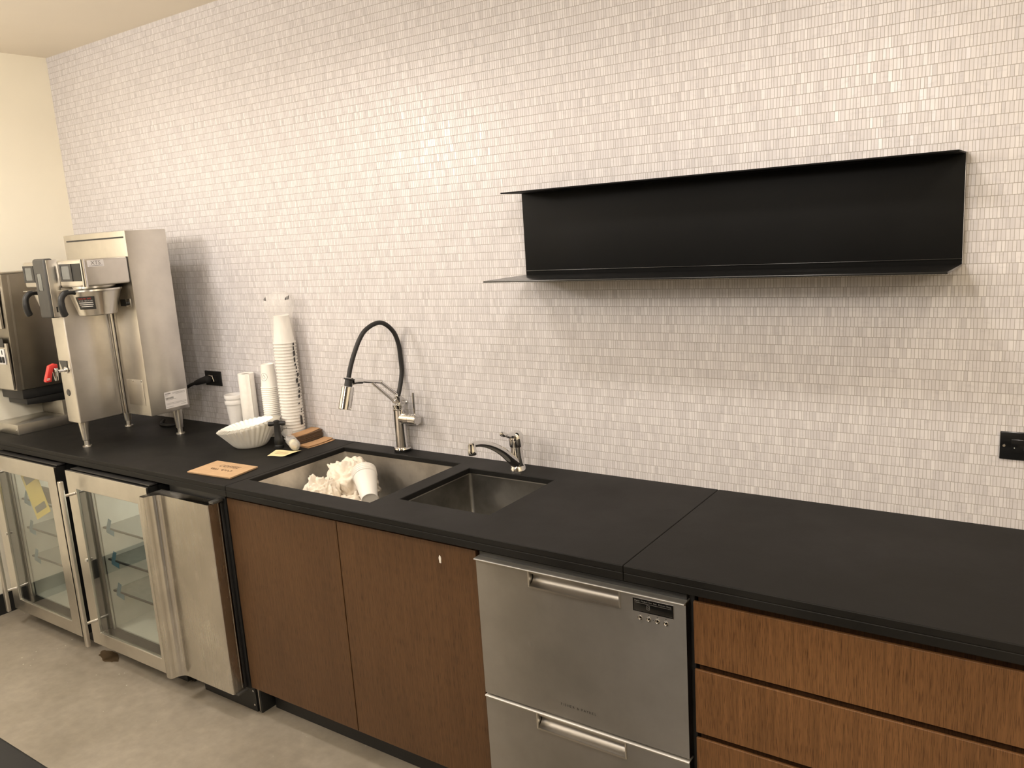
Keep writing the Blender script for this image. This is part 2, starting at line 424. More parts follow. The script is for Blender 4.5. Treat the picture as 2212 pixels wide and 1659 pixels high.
# ------------------------------------------------------------------ worktop
D0 = -0.612
ZT, ZB, ZS0 = H, 0.840, 0.861
def worktop(name, x0, x1, label, holes=()):
    xs = sorted({x0, x1, *[h[0] for h in holes], *[h[1] for h in holes]})
    ys = sorted({D0, -0.001, *[h[2] for h in holes], *[h[3] for h in holes]})
    def filled(i, j):
        cx, cy = (xs[i] + xs[i + 1]) / 2, (ys[j] + ys[j + 1]) / 2
        return not any(h[0] < cx < h[1] and h[2] < cy < h[3] for h in holes)
    m = MB().cells(xs, ys, filled, ZS0, ZT)
    ap = MB().box(x0, x1, D0, D0 + 0.024, ZB, ZS0 + 0.0004)          # thicker built-up front edge
    me = bpy.data.meshes.new('apron'); ap.bm.to_mesh(me); ap.bm.free(); m.bm.from_mesh(me); bpy.data.meshes.remove(me)
    o = obj(name, m, 'counter', bev=0.0022, smooth=False)
    return tag(o, label, 'countertop', 'matte black worktop slabs')
worktop('countertop', XL + 0.001, -1.4862, 'matte black worktop slab carrying the coffee machine, left of the sinks')
S1 = (-1.466, -0.896, -0.5279, -0.0824); S2 = (-0.8315, -0.4944, -0.4645, -0.1154)
worktop('countertop', -1.4850, -0.0006, 'matte black worktop slab with the two sink cut-outs', (S1, S2))
worktop('countertop', 0.0006, 2.2, 'bare matte black worktop slab right of the seam, above the drawers')

def sink(label, S, depth, drain, mat):
    x0, x1, y0, y1 = S; e = 0.006; g = 0.012
    x0 -= e; x1 += e; y0 -= e; y1 += e
    t = thing('sink', label, 'sink', ((x0 + x1) / 2, (y0 + y1) / 2, ZS0 - depth), 'undermount steel sinks')
    m = MB(); zt = ZS0 - 0.0008; zb = ZS0 - depth
    # flange under the stone, then walls and floor with rounded corners
    def loop(x0, x1, y0, y1, z, r, n=5):
        pts = []
        for cx, cy, a0 in ((x1 - r, y0 + r, -PI / 2), (x1 - r, y1 - r, 0), (x0 + r, y1 - r, PI / 2), (x0 + r, y0 + r, PI)):
            for k in range(n + 1):
                a = a0 + PI / 2 * k / n; pts.append(m.bm.verts.new((cx + r * math.cos(a), cy + r * math.sin(a), z)))
        return pts
    L = [loop(x0 - g, x1 + g, y0 - g, y1 + g, zt, 0.012), loop(x0, x1, y0, y1, zt, 0.012), loop(x0, x1, y0, y1, zb + 0.012, 0.012),
         loop(x0 + 0.004, x1 - 0.004, y0 + 0.004, y1 - 0.004, zb + 0.003, 0.012), loop(x0 + 0.012, x1 - 0.012, y0 + 0.012, y1 - 0.012, zb, 0.012)]
    for A, B in zip(L, L[1:]):
        for k in range(len(A)): m.bm.faces.new((A[k], A[(k + 1) % len(A)], B[(k + 1) % len(B)], B[k]))
    m.bm.faces.new(L[-1]); bmesh.ops.recalc_face_normals(m.bm, faces=m.bm.faces)
    for f in m.bm.faces: f.normal_flip()
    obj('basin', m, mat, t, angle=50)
    obj('rim', MB().ring((x0, x1, y0, y1), (x0 + 0.0012, x1 - 0.0012, y0 + 0.0012, y1 - 0.0012), zt - 0.004, zt - 0.0002).xform(Matrix(((1, 0, 0, 0), (0, 0, 1, 0), (0, 1, 0, 0), (0, 0, 0, 1)))), 'steel_h', t, smooth=False)
    dx, dy = drain
    obj('drain', MB().lathe([(0.0, 0.0012), (0.030, 0.0012), (0.034, 0.003), (0.044, 0.003), (0.046, 0.0006)], (dx, dy, zb)), 'chrome', t)
    return t
sink('larger stainless steel undermount sink filled with white rags', S1, 0.205, (-1.18, -0.30), 'steel_sink')
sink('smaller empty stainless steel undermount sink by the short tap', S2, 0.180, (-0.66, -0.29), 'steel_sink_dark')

# ------------------------------------------------------------------ base cabinets
YC = -0.587
def sink_cabinet():
    x0, x1, z0, z1 = -1.5221, -0.4560, 0.1151, 0.832
    t = thing('base_cabinet', 'brown oak sink cabinet with two plain flat doors', 'cabinet', ((x0 + x1) / 2, -0.3, 0))
    m = MB(); m.box(x0, x0 + 0.018, YC + 0.022, -0.02, z0, z1); m.box(x1 - 0.018, x1, YC + 0.022, -0.02, z0, z1); m.box(x0 + 0.018, x1 - 0.018, YC + 0.022, -0.02, z0, z0 + 0.018)
    m.box(x0 + 0.018, x1 - 0.018, -0.03, -0.02, z0 + 0.018, z1)
    m.box(x0 + 0.018, x1 - 0.018, YC + 0.022, YC + 0.04, z1 - 0.05, z1)
    obj('carcass', m, 'wood_dark', t, smooth=False)
    obj('door', MB().box(x0, -0.9915, YC, YC + 0.020, z0, 0.8245), 'wood', t, bev=0.001)
    obj('door', MB().box(-0.9875, x1, YC, YC + 0.020, z0, 0.8245), 'wood', t, bev=0.001)
    obj('toe_kick', MB().box(x0 + 0.02, x1, -0.51, -0.492, 0.0, z0), 'black', t)
    side = MB().box(x0 - 0.012, x0 + 0.006, -0.560, -0.46, 0.0, z0, 0.001)
    obj('side_panel', side, 'base', t)
    e = obj('edge_strip', MB().box(x0 - 0.003, x0 + 0.001, -0.5625, -0.5605, 0.0, z0), 'shelf_edge', t)
    return t
sink_cabinet()
def drawer_cabinet():
    x0, x1 = 0.1614, 1.45
    t = thing('drawer_cabinet', 'brown oak cabinet of wide handleless drawers at the right end', 'cabinet', ((x0 + x1) / 2, -0.3, 0))
    m = MB(); m.box(x0, x0 + 0.018, YC + 0.03, -0.02, 0.10, 0.835); m.box(x1 - 0.018, x1, YC + 0.03, -0.02, 0.10, 0.835)
    m.box(x0 + 0.018, x1 - 0.018, YC + 0.045, -0.02, 0.10, 0.118)
    m.box(x0 + 0.018, x1 - 0.018, YC + 0.030, YC + 0.045, 0.10, 0.835)
    obj('carcass', m, 'wood_dark', t, smooth=False)
    for za, zb in ((0.6622, 0.8146), (0.4873, 0.6475), (0.3130, 0.4735), (0.115, 0.299)):
        d = MB().prism([(YC, za), (YC, zb - 0.001), (YC + 0.002, zb), (YC + 0.006, zb), (YC + 0.024, zb - 0.014), (YC + 0.024, za)], 'x', x0, x1)
        obj('drawer', d, 'wood_d', t, bev=0.0006)
    obj('toe_kick', MB().box(x0 + 0.01, x1, -0.51, -0.495, 0.0, 0.10), 'black', t)
drawer_cabinet()

def scrap():
    m = MB().prism([(-0.5845, 0.7665), (-0.5785, 0.766), (-0.5775, 0.781), (-0.579, 0.7865), (-0.5835, 0.789), (-0.5862, 0.781)], 'y', YC - 0.0022, YC - 0.0002, 0.0006)
    return tag(obj('putty_dab', m, 'dab', loc=(-0.58, YC, 0.766)), 'small white dab stuck on the right sink cabinet door', 'dab')
scrap()

# ------------------------------------------------------------------ dishwasher
def dishwasher():
    x0, x1, Y = -0.4483, 0.1477, -0.597
    t = thing('drawer_dishwasher', 'stainless steel dishwasher with two drawers and recessed pulls', 'dishwasher', ((x0 + x1) / 2, -0.3, 0))
    obj('casing', MB().box(x0 - 0.003, x1 + 0.010, Y + 0.028, -0.03, 0.02, 0.834, 0.002), 'black', t)
    obj('top_seal', MB().box(x0 + 0.004, x1 - 0.002, Y + 0.012, Y + 0.027, 0.8115, 0.826, 0.002), 'black', t)
    def drawer(za, zb, main):
        hx0, hx1, hd = -0.2813, -0.0190, 0.0465
        pr = 0.0095 if main else 0.0035
        m = MB(); zc = zb - hd
        def pan(xa, xb, z0, z1): m.box(xa, xb, Y, Y + 0.024, z0, z1)
        pan(x0, hx0, za, zb); pan(hx1, x1, za, zb); pan(hx0, hx1, za, zc)
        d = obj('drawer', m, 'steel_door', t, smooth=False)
        # scooped pull
        n = 8; pf = [(Y + 0.004, zb)]
        pts = [(Y + 0.0045, zb - 0.001), (Y + 0.0045, zb - 0.013), (Y + 0.019, zb - 0.018), (Y + 0.021, zb - 0.030), (Y + 0.015, zc + 0.009), (Y + 0.006, zc + 0.003), (Y - 0.002, zc + 0.002), (Y - 0.002, zc - 0.003), (Y + 0.023, zc - 0.002), (Y + 0.023, zb - 0.001)]
        h = obj('handle', MB().prism(pts, 'x', hx0 + 0.002, hx1 - 0.002), 'scoop', d, angle=60)
        obj('handle_rim', MB().ring((hx0 - 0.001, hx1 + 0.001, zc - 0.002, zb), (hx0 + 0.003, hx1 - 0.003, zc + 0.002, zb - 0.0005), Y - 0.0018, Y + 0.004), 'steel_h', d)
        # bright top cap, overhang added so it catches light
        obj('top_cap', MB().prism([(Y - 0.0005, zb - 0.005), (Y - pr, zb - 0.0015), (Y - pr - 0.0004, zb + 0.0005), (Y - pr + 0.002, zb + 0.002), (Y + 0.024, zb + 0.003), (Y + 0.024, zb - 0.001), (Y - 0.0005, zb - 0.001)], 'x', x0, x1), 'cap', d)
        return d
    up = drawer(0.4171, 0.8098, True); lo = drawer(0.030, 0.4085, False)
    # control window of the upper drawer
    yw = Y - 0.0008
    w = obj('display', MB().box(0.0168, 0.1160, yw, Y + 0.002, 0.7668, 0.7972, 0.0006), 'black_gloss', up)
    w['label'] = 'black display window'
    obj('display_trim', MB().ring((0.0152, 0.1176, 0.7652, 0.7978), (0.0170, 0.1158, 0.7670, 0.7970), Y - 0.0014, Y), 'chrome', up)
    lt = MB(); xx = 0.0195
    for wd, adv in (('Heavy', 0.0166), ('Medium', 0.0198), ('Eco', 0.0118), ('Fast', 0.0128), ('Delicate', 0.0203), ('Rinse', 0.0)):
        lt.text(wd, 0.0054, (xx, yw, 0.7905), (1, 0, 0), (0, 0, 1)); xx += adv
    lt.box(0.0215, 0.1130, yw - 0.0004, yw, 0.7868, 0.7874)
    a, b2, c = 0.0505, 0.0580, yw - 0.0004       # a seven-segment figure eight
    for z in (0.7735, 0.7785, 0.7835): lt.box(a, b2, c, yw, z, z + 0.0007)
    for x in (a, b2 - 0.0007): lt.box(x, x + 0.0007, c, yw, 0.7735, 0.7842)
    obj('display_lettering', lt, 'grey_print', w, smooth=False)
    for i in range(4):
        x = 0.0326 + i * 0.02187; z = 0.7500 - i * 0.0003
        b = obj('button', MB().lathe([(0.0, 0.0016), (0.0036, 0.0016), (0.0042, 0.0012), (0.0046, 0.0022), (0.0054, 0.0022), (0.0060, 0.0)], (x, Y, z), 24, mat=Matrix.Rotation(PI / 2, 4, 'X')), 'chrome', up)
    for i, w2 in ((0, 0.0012), (1, 0.0014), (2, 0.0020), (3, 0.0034)):
        x = 0.0326 + i * 0.02187; obj('button_mark', MB().box(x - w2 / 2, x + w2 / 2, Y - 0.0004, Y, 0.7585, 0.7602), 'dark_print', up, smooth=False)
    obj('indicator_dot', MB().box(0.0652, 0.0672, Y - 0.0004, Y, 0.7490, 0.7512), 'dark_print', up, smooth=False)
    lg = MB(); xx = -0.2034
    for ch in 'FISHER & PAYKEL':
        lg.text(ch, 0.0100, (xx, Y, 0.4525), (1, 0, 0), (0, 0, 1)); xx += 0.0046 if ch == ' ' else (0.0040 if ch == 'I' else 0.0078)
    obj('maker_lettering', lg, 'dark_print', up, smooth=False)
    obj('dent', MB().lathe([(0.0, -0.0002), (0.004, 0.0006), (0.0075, 0.0)], (-0.2887, Y, 0.6006), 20, mat=Matrix.Rotation(PI / 2, 4, 'X')), 'steel_door', up)
    obj('toe_kick', MB().box(x0, x1, -0.53, -0.51, 0.0, 0.022), 'black', t)
dishwasher()

# ------------------------------------------------------------------ refrigerators and ice maker
YD = -0.645
def fridge(x0, x1, label, shelves):
    t = thing('under_counter_fridge', label, 'fridge', ((x0 + x1) / 2, -0.3, 0), 'glass-door under-counter fridges')
    zb, zt = 0.076, 0.825
    bx0, bx1, by0, by1 = x0 + 0.004, x1 - 0.004, YD + 0.055, -0.03
    m = MB(); w = 0.018
    m.box(bx0, bx0 + w, by0, by1, zb + 0.01, zt - 0.004); m.box(bx1 - w, bx1, by0, by1, zb + 0.01, zt - 0.004)
    m.box(bx0 + w, bx1 - w, by0, by1, zt - 0.024, zt - 0.004); m.box(bx0 + w, bx1 - w, by0, by1, zb + 0.01, zb + 0.03)
    m.box(bx0 + w, bx1 - w, by1 - w, by1, zb + 0.03, zt - 0.024)
    m.box(bx0 + 0.02, bx1 - 0.02, -0.55, by1, 0.0, zb + 0.01)
    obj('cabinet', m, 'black', t, smooth=False)
    e = 0.0006
    ln = MB(); ix0, ix1, iz0, iz1 = bx0 + w + e, bx1 - w - e, zb + 0.03 + e, zt - 0.024 - e
    ln.box(ix0, ix0 + 0.006, by0 + 0.035, by1 - w - 0.008, iz0, iz1); ln.box(ix1 - 0.006, ix1, by0 + 0.035, by1 - w - 0.008, iz0, iz1)
    ln.box(ix0 + 0.006, ix1 - 0.006, by1 - w - 0.007, by1 - w - e, iz0, iz1)
    ln.box(ix0 + 0.006, ix1 - 0.006, by0 + 0.035, by1 - w - 0.008, iz0, iz0 + 0.006)
    ln.box(ix0 + 0.006, ix1 - 0.006, by0 + 0.035, by1 - w - 0.008, iz1 - 0.006, iz1)
    li = obj('liner', ln, 'liner', t, smooth=False); li['label'] = 'pale inner lining'
    tr = MB()
    for yy in (by0 + 0.006, by0 + 0.020): tr.box(ix0 + 0.001, ix0 + 0.009, yy, yy + 0.008, iz0, iz1)
    obj('shelf_rail', tr, 'steel_v', t)
    for z in shelves:
        obj('glass_shelf', MB().box(ix0 + 0.008, ix1 - 0.008, by0 + 0.05, by1 - 0.05, z, z + 0.006), 'shelf_glass', t)
        obj('shelf_trim', MB().box(ix0 + 0.008, ix1 - 0.008, by0 + 0.044, by0 + 0.050, z - 0.001, z + 0.006), 'dgrey', t)
    # door
    o = (x0, x1, zb, zt); i = (x0 + 0.066, x1 - 0.068, zb + 0.057, zt - 0.070)
    d = obj('door', MB().ring(o, i, YD, YD + 0.010), 'steel_h', t, bev=0.0012, smooth=False)
    obj('door_liner', MB().ring((x0 + 0.003, x1 - 0.003, zb + 0.003, zt - 0.003), i, YD + 0.0105, YD + 0.046), 'black', d, smooth=False)
    obj('gasket', MB().ring((x0 + 0.012, x1 - 0.012, zb + 0.012, zt - 0.008), (i[0] - 0.004, i[1] + 0.004, i[2] - 0.004, i[3] + 0.004), YD + 0.0465, YD + 0.0545), 'rubber', d, smooth=False)
    obj('glass_pane', MB().box(i[0] + 0.0005, i[1] - 0.0005, YD + 0.006, YD + 0.0085, i[2] + 0.0005, i[3] - 0.0005), 'glass', d, smooth=False)
    hx, hy = x0 + 0.043, YD - 0.045
    h = obj('handle', MB().box(hx - 0.0105, hx + 0.0105, hy - 0.0085, hy + 0.0085, 0.088, 0.797, 0.0045, 3), 'steel_v', d)
    for z in (0.735, 0.188):
        obj('standoff', MB().cyl((hx + 0.004, hy + 0.008, z), (hx + 0.010, YD, z), 0.0062, n=16), 'steel_v', h)
    obj('lock', MB().cyl((x0 + 0.060, YD - 0.006, 0.452), (x0 + 0.060, YD, 0.452), 0.0075), 'chrome', d)
    obj('hinge', MB().box(x1 - 0.060, x1 - 0.002, YD + 0.016, YD + 0.05, zt + 0.0008, zt + 0.0065), 'dgrey', t, bev=0.001)
    obj('top_trim', MB().box(x0 + 0.012, x1 - 0.062, YD + 0.018, YD + 0.05, zt + 0.0006, zt + 0.0045, 0.001), 'dgrey', t)
    obj('kick_grille', MB().box(x0 + 0.03, x1 - 0.03, -0.575, -0.552, 0.010, 0.072, 0.002), 'black', t)
    return t
fridge(-3.172, -2.576, 'stainless framed glass-door fridge at the left end, yellow card inside', (0.30, 0.44, 0.58))
fridge(-2.485, -1.914, 'stainless framed glass-door fridge beside the solid steel door', (0.27, 0.41, 0.55))

def inside(name, label, cat, mb, mat, loc, group=None): return tag(obj(name, mb, mat, loc=loc), label, cat, group)
for i, (fx, zs, which) in enumerate(((-3.172, (0.30, 0.44, 0.58), 'left-end fridge'), (-2.485, (0.27, 0.41, 0.55), 'fridge beside the ice maker'))):
    for z, lv in zip(zs, ('bottom', 'middle', 'top')):
        x = fx + 0.060; y = YD + 0.0950
        m = MB().prism([(x, z - 0.012), (x + 0.055, z - 0.022), (x + 0.060, z + 0.002), (x + 0.030, z + 0.004), (x + 0.052, z + 0.046), (x + 0.030, z + 0.052), (x + 0.004, z + 0.006)], 'y', y, y + 0.0008)
        inside('tape_strip', 'blue tape stuck on the %s shelf of the %s' % (lv, which), 'tape', m, 'tape', (x, y, z), 'blue tape strips on fridge shelves')
def yellow_card():
    x, z, y = -2.93, 0.655, YD + 0.068
    t = thing('energy_card', 'yellow printed card inside the left-end fridge door', 'card', (x, y, z - 0.10))
    R = Matrix.Translation((x, y, z)) @ Matrix.Rotation(math.radians(-24), 4, 'Y')
    obj('card', MB().box(-0.075, 0.075, 0, 0.001, -0.115, 0.115).xform(R), 'yellow', t)
    p = MB(); p.box(-0.055, 0.055, -0.0005, 0, 0.045, 0.085); p.box(-0.055, 0.055, -0.0005, 0, -0.09, -0.06)
    obj('print_block', p.xform(R), 'grey_print', t)
yellow_card()
def manual_box():
    x, y, z = -2.86, YD + 0.075, 0.645
    t = thing('document_pouch', 'dark pouch behind the yellow card in the left-end fridge', 'pouch', (x, y, z))
    obj('pouch', MB().box(x - 0.09, x + 0.10, y, y + 0.012, z - 0.035, z + 0.035, 0.003), 'dgrey', t)
    obj('window', MB().box(x - 0.03, x + 0.06, y - 0.001, y - 0.0002, z - 0.02, z + 0.02), 'black', t)
manual_box()

def ice_maker():
    x0, x1 = -1.868, -1.549
    t = thing('ice_maker', 'narrow solid stainless ice maker with full-height door pull', 'ice maker', ((x0 + x1) / 2, -0.3, 0))
    zb, zt = 0.107, 0.811
    obj('cabinet', MB().box(x0 + 0.008, x1 + 0.015, -0.585, -0.03, 0.105, 0.835, 0.002), 'black', t)
    plan = [(-1.886, -0.598), (-1.886, -0.686), (-1.8835, -0.6905), (-1.879, -0.692), (-1.860, -0.692), (-1.8555, -0.6905), (-1.853, -0.686),
            (-1.851, -0.676), (-1.847, -0.665), (-1.841, -0.656), (-1.833, -0.649), (-1.823, -0.6455), (-1.815, -0.645), (x1 - 0.006, -0.645), (x1 - 0.001, -0.6425), (x1, -0.637), (x1, -0.598)]
    d = obj('door', MB().prism(plan, 'z', zb, zt), 'steel_ice', t, angle=28)
    obj('gasket', MB().box(x0 + 0.006, x1 + 0.002, -0.5975, -0.5855, zb + 0.004, zt - 0.004, 0.002), 'rubber', d)
    obj('edge_strip', MB().box(x1 + 0.0002, x1 + 0.0016, -0.606, -0.600, zb + 0.01, zt - 0.004), 'chrome', d)
    obj('hinge', MB().box(x1 - 0.012, x1 + 0.012, -0.632, -0.59, zt + 0.0005, zt + 0.010, 0.002), 'grey_plastic', t)
    obj('hinge', MB().box(x1 - 0.030, x1 + 0.010, -0.632, -0.59, zb - 0.009, zb - 0.0005, 0.002), 'grey_plastic', t)
    obj('base', MB().box(x0 + 0.02, x1 + 0.012, -0.565, -0.04, 0.002, 0.1045), 'black', t)
    for z in (0.030, 0.085):
        obj('bolt', MB().cyl((x1 + 0.006, -0.5655, z), (x1 + 0.006, -0.570, z), 0.004, n=12), 'chrome', t)
ice_maker()

# ------------------------------------------------------------------ wall shelf
def wall_shelf():
    x0, x1, z0, z1 = -0.6177, 0.6094, 1.5297, 1.7729
    t = thing('wall_shelf', 'long black steel wall shelf with deep lower ledge and shallow top lip', 'shelf', ((x0 + x1) / 2, 0, z0))
    obj('back_panel', MB().box(x0, x1, -0.020, -0.0002, z0 - 0.0125, z1, 0.0008), 'shelf', t)
    obj('panel_fold', MB().box(x0, x1, -0.0228, -0.0203, z0 - 0.0012, z0 + 0.0012, 0.0006), 'ledge', t)
    obj('top_lip', MB().box(x0, x1, -0.135, -0.0205, z1 - 0.004, z1, 0.0008), 'shelf', t)
    obj('ledge', MB().box(x0, x1, -0.252, -0.0205, z0 - 0.0170, z0 - 0.0122, 0.0008), 'ledge', t)
    e = obj('end_edge', MB().box(x1 + 0.0002, x1 + 0.001, -0.020, -0.001, z0 - 0.0125, z1), 'shelf_edge', t); e['label'] = 'bare steel end edge'
wall_shelf()

# ------------------------------------------------------------------ outlets
def outlet(name, label, x0, x1, z0, z1, kind):
    t = thing(name, label, 'outlet', ((x0 + x1) / 2, 0, z0))
    obj('plate', MB().box(x0, x1, -0.006, -0.0002, z0, z1, 0.002), 'black_gloss' if kind == 'rocker' else 'black', t)
    cx, cz = (x0 + x1) / 2, (z0 + z1) / 2
    if kind == 'rocker':
        obj('insert', MB().box(cx - 0.034, cx + 0.034, -0.0085, -0.0062, cz - 0.0165, cz + 0.0165, 0.001), 'black_gloss', t)
        obj('test_button', MB().box(cx - 0.008, cx - 0.001, -0.0105, -0.0087, cz - 0.008, cz + 0.008, 0.0006), 'black', t)
        obj('test_button', MB().box(cx + 0.001, cx + 0.008, -0.0105, -0.0087, cz - 0.008, cz + 0.008, 0.0006), 'black', t)
        obj('indicator', MB().ball((cx - 0.027, -0.0087, cz - 0.004), 0.0012), 'white_print', t)
        for s in (-1, 1): obj('screw', MB().cyl((cx + s * 0.0485, -0.0062, cz), (cx + s * 0.0485, -0.0078, cz), 0.003, n=14), 'chrome', t)
    else:
        for s in (-1, 1):
            obj('socket', MB().box(cx + s * 0.021 - 0.016, cx + s * 0.021 + 0.016, -0.0085, -0.0062, cz - 0.014, cz + 0.014, 0.004), 'black', t)
        obj('screw', MB().cyl((cx, -0.0062, cz), (cx, -0.0078, cz), 0.003, n=14), 'chrome', t)
        b = MB(); b.tube([(cx - 0.022, -0.010, cz + 0.010), (cx - 0.008, -0.017, cz + 0.015), (cx + 0.006, -0.014, cz + 0.010), (cx + 0.011, -0.011, cz - 0.013)], 0.0024, 8)
        b.ball((cx - 0.022, -0.010, cz + 0.010), 0.0045); b.ball((cx + 0.006, -0.014, cz + 0.011), 0.0045)
        obj('latch', b, 'chrome', t)
outlet('wall_outlet', 'black horizontal wall outlet with a cord plugged in beside the coffee machine', -2.4065, -2.2925, 1.056, 1.122, 'plug')
outlet('wall_outlet', 'glossy black horizontal wall outlet at the right edge, nothing plugged in', 0.7025, 0.8175, 1.0505, 1.1185, 'rocker')

def cord():
    t = thing('power_cord', 'thick black power cord running from the brewer to the wall outlet', 'cord', (-2.36, -0.02, 0.88))
    pl = MB().tube([(-2.372, -0.0088, 1.086), (-2.372, -0.030, 1.086), (-2.392, -0.044, 1.080), (-2.418, -0.050, 1.072)], [0.016, 0.0165, 0.014, 0.011], 16)
    obj('plug', pl, 'rubber', t)
    ps = [(-2.418, -0.050, 1.072), (-2.445, -0.056, 1.064), (-2.475, -0.070, 1.045), (-2.492, -0.085, 1.010), (-2.492, -0.095, 0.965), (-2.485, -0.100, 0.920), (-2.495, -0.108, 0.896), (-2.53, -0.130, 0.8865), (-2.58, -0.14, 0.8865), (-2.62, -0.12, 0.8865), (-2.66, -0.08, 0.8865)]
    obj('cable', MB().tube(smooth_path(ps, 5), 0.0072, 12), 'rubber', t)
def smooth_path(p, k):
    p = [Vector(q) for q in p]; out = []
    for i in range(len(p) - 1):
        a, b, c, d = p[max(i - 1, 0)], p[i], p[i + 1], p[min(i + 2, len(p) - 1)]
        for j in range(k):
            u = j / k
            out.append(0.5 * ((2 * b) + (c - a) * u + (2 * a - 5 * b + 4 * c - d) * u * u + (3 * b - a - 3 * c + d) * u ** 3))
    return out + [p[-1]]
cord()

# ------------------------------------------------------------------ coffee brewer
def brewer():
    xl, xr, cx = -2.785, -2.310, -2.546
    t = thing('coffee_brewer', 'tall stainless twin coffee brewer with red hot-water tap', 'coffee machine', (cx, -0.30, H))
    yb, yf, z0, zh0, zh1, z1 = -0.165, -0.346, 0.993, 1.548, 1.652, 1.754
    obj('tower', MB().box(xl, xr, yf, yb, z0, z1, 0.003), 'steel_side', t)
    obj('vent_slot', MB().box(xl + 0.022, xr - 0.013, yf - 0.0008, yf + 0.001, 1.7255, 1.7315), 'black', t)
    hd = obj('header', MB().box(xl, xr, -0.534, yf - 0.0005, zh0, zh1, 0.009, 3), 'steel_side', t)
    obj('header_seam', MB().box(xl + 0.001, xr + 0.0006, -0.352, -0.3495, zh0 + 0.002, zh1), 'dgrey', hd)
    colm = obj('column', MB().box(-2.594, -2.498, -0.545, yf - 0.0005, z0, zh0 - 0.0005, 0.004, 3), 'steel_side', t)
    # bright corner tube where the column meets the tower
    obj('corner_tube', MB().cyl((-2.489, -0.355, z0 + 0.002), (-2.489, -0.355, zh0 - 0.001), 0.0085), 'chrome', t)
    obj('corner_tube', MB().cyl((-2.603, -0.355, z0 + 0.002), (-2.603, -0.355, zh0 - 0.001), 0.0085), 'chrome', t)
    # rounded corner post of the header
    obj('header_post', MB().cyl((xr - 0.007, -0.530, zh0 - 0.001), (xr - 0.007, -0.530, zh1 + 0.0005), 0.0095), 'chrome', hd)
    # touch screens
    for sx0, sx1 in ((-2.776, -2.690), (-2.482, -2.392)):
        s = obj('touch_screen', MB().ring((sx0, sx1, 1.5700, 1.6380), (sx0 + 0.013, sx1 - 0.018, 1.5780, 1.6310), -0.5385, -0.5345), 'dgrey', hd, smooth=False)
        obj('screen_glass', MB().box(sx0 + 0.0135, sx1 - 0.0185, -0.5372, -0.5346, 1.5785, 1.6305), 'screen', s)
    obj('screen_recess', MB().box(-2.3915, -2.3300, -0.5362, -0.5345, 1.5700, 1.6380), 'black', hd)
    # dark plastic cover with level window in front of the column
    cv = obj('tap_cover', MB().box(-2.592, -2.500, -0.586, -0.5465, 1.430, 1.664, 0.010, 4), 'grey_plastic', t)
    obj('cover_side', MB().box(-2.4995, -2.4962, -0.578, -0.5345, 1.434, 1.658, 0.0012), 'steel_v', cv)
    obj('cover_slot', MB().box(-2.4961, -2.4955, -0.566, -0.560, 1.452, 1.474), 'black', cv)
    lw = obj('level_window', MB().box(-2.562, -2.533, -0.5874, -0.5858, 1.540, 1.606, 0.0006), 'screen', cv); lw['label'] = 'pale level window'
    obj('window_shadow', MB().box(-2.5675, -2.5622, -0.5872, -0.5858, 1.538, 1.608), 'black', cv)
    # brew baskets
    def basket(bx, by, vis):
        b = obj('brew_basket', MB().lathe([(0.0, 1.431), (0.066, 1.431), (0.070, 1.434), (0.094, 1.520), (0.100, 1.528), (0.100, 1.534), (0.094, 1.5335), (0.0, 1.5335)], (bx, by, 0), 48), 'steel_h', t)
        obj('basket_neck', MB().lathe([(0.070, 1.5345), (0.078, 1.540), (0.080, 1.5472), (0.0, 1.5472), (0.0, 1.5345)], (bx, by, 0), 40), 'steel_h', b)
        hp = [(bx + 0.02, by - 0.090, 1.527), (bx + 0.02, by - 0.105, 1.5305), (bx + 0.02, by - 0.130, 1.528), (bx + 0.02, by - 0.146, 1.512), (bx + 0.02, by - 0.150, 1.488), (bx + 0.02, by - 0.148, 1.462), (bx + 0.02, by - 0.141, 1.440)]
        obj('handle', MB().tube(smooth_path(hp, 4), [0.010] * 8 + [0.012] * 8 + [0.013] * 8 + [0.009], 16), 'black', b)
        obj('handle_plate', MB().box(bx - 0.055, bx + 0.03, by - 0.118, by - 0.06, 1.5352, 1.5385, 0.001), 'steel_h', b)
        return b
    basket(-2.685, -0.450, False)
    b = basket(-2.405, -0.450, True)
    # warning label wrapped on the cone
    lb = MB(); prt = MB(); red = MB()
    bx, by = -2.405, -0.450
    def cone(a, z, off): 
        r = 0.070 + (z - 1.434) * 0.2791 + off; return (bx + r * math.cos(a), by + r * math.sin(a), z)
    a0, a1, n = math.radians(-80), math.radians(-32), 10
    def band(m, aa, ab, za, zb_, off, n=10):
        g = [[m.bm.verts.new(cone(aa + (ab - aa) * k / n, z, off)) for k in range(n + 1)] for z in (za, zb_)]
        for k in range(n): m.bm.faces.new((g[0][k], g[0][k + 1], g[1][k + 1], g[1][k]))
    band(lb, a0, a1, 1.458, 1.508, 0.0012)
    L = obj('warning_label', lb, 'dgrey', b)
    for ch_i, ch in enumerate('WARNING'):
        a = a0 + (a1 - a0) * (0.16 + 0.68 * ch_i / 7)
        red.text(ch, 0.0082, cone(a, 1.4985, 0.0014), (-math.sin(a), math.cos(a), 0), (0.24 * math.cos(a), 0.24 * math.sin(a), 0.97), lift=0.0004)
    obj('warning_word', red, 'red_print', L, smooth=False)
    for ch_i, ch in enumerate('AFTER BREWING'):
        a = a0 + (a1 - a0) * (0.14 + 0.75 * ch_i / 13)
        if ch != ' ': prt.text(ch, 0.0058, cone(a, 1.4905, 0.0014), (-math.sin(a), math.cos(a), 0), (0.24 * math.cos(a), 0.24 * math.sin(a), 0.97), lift=0.0004)
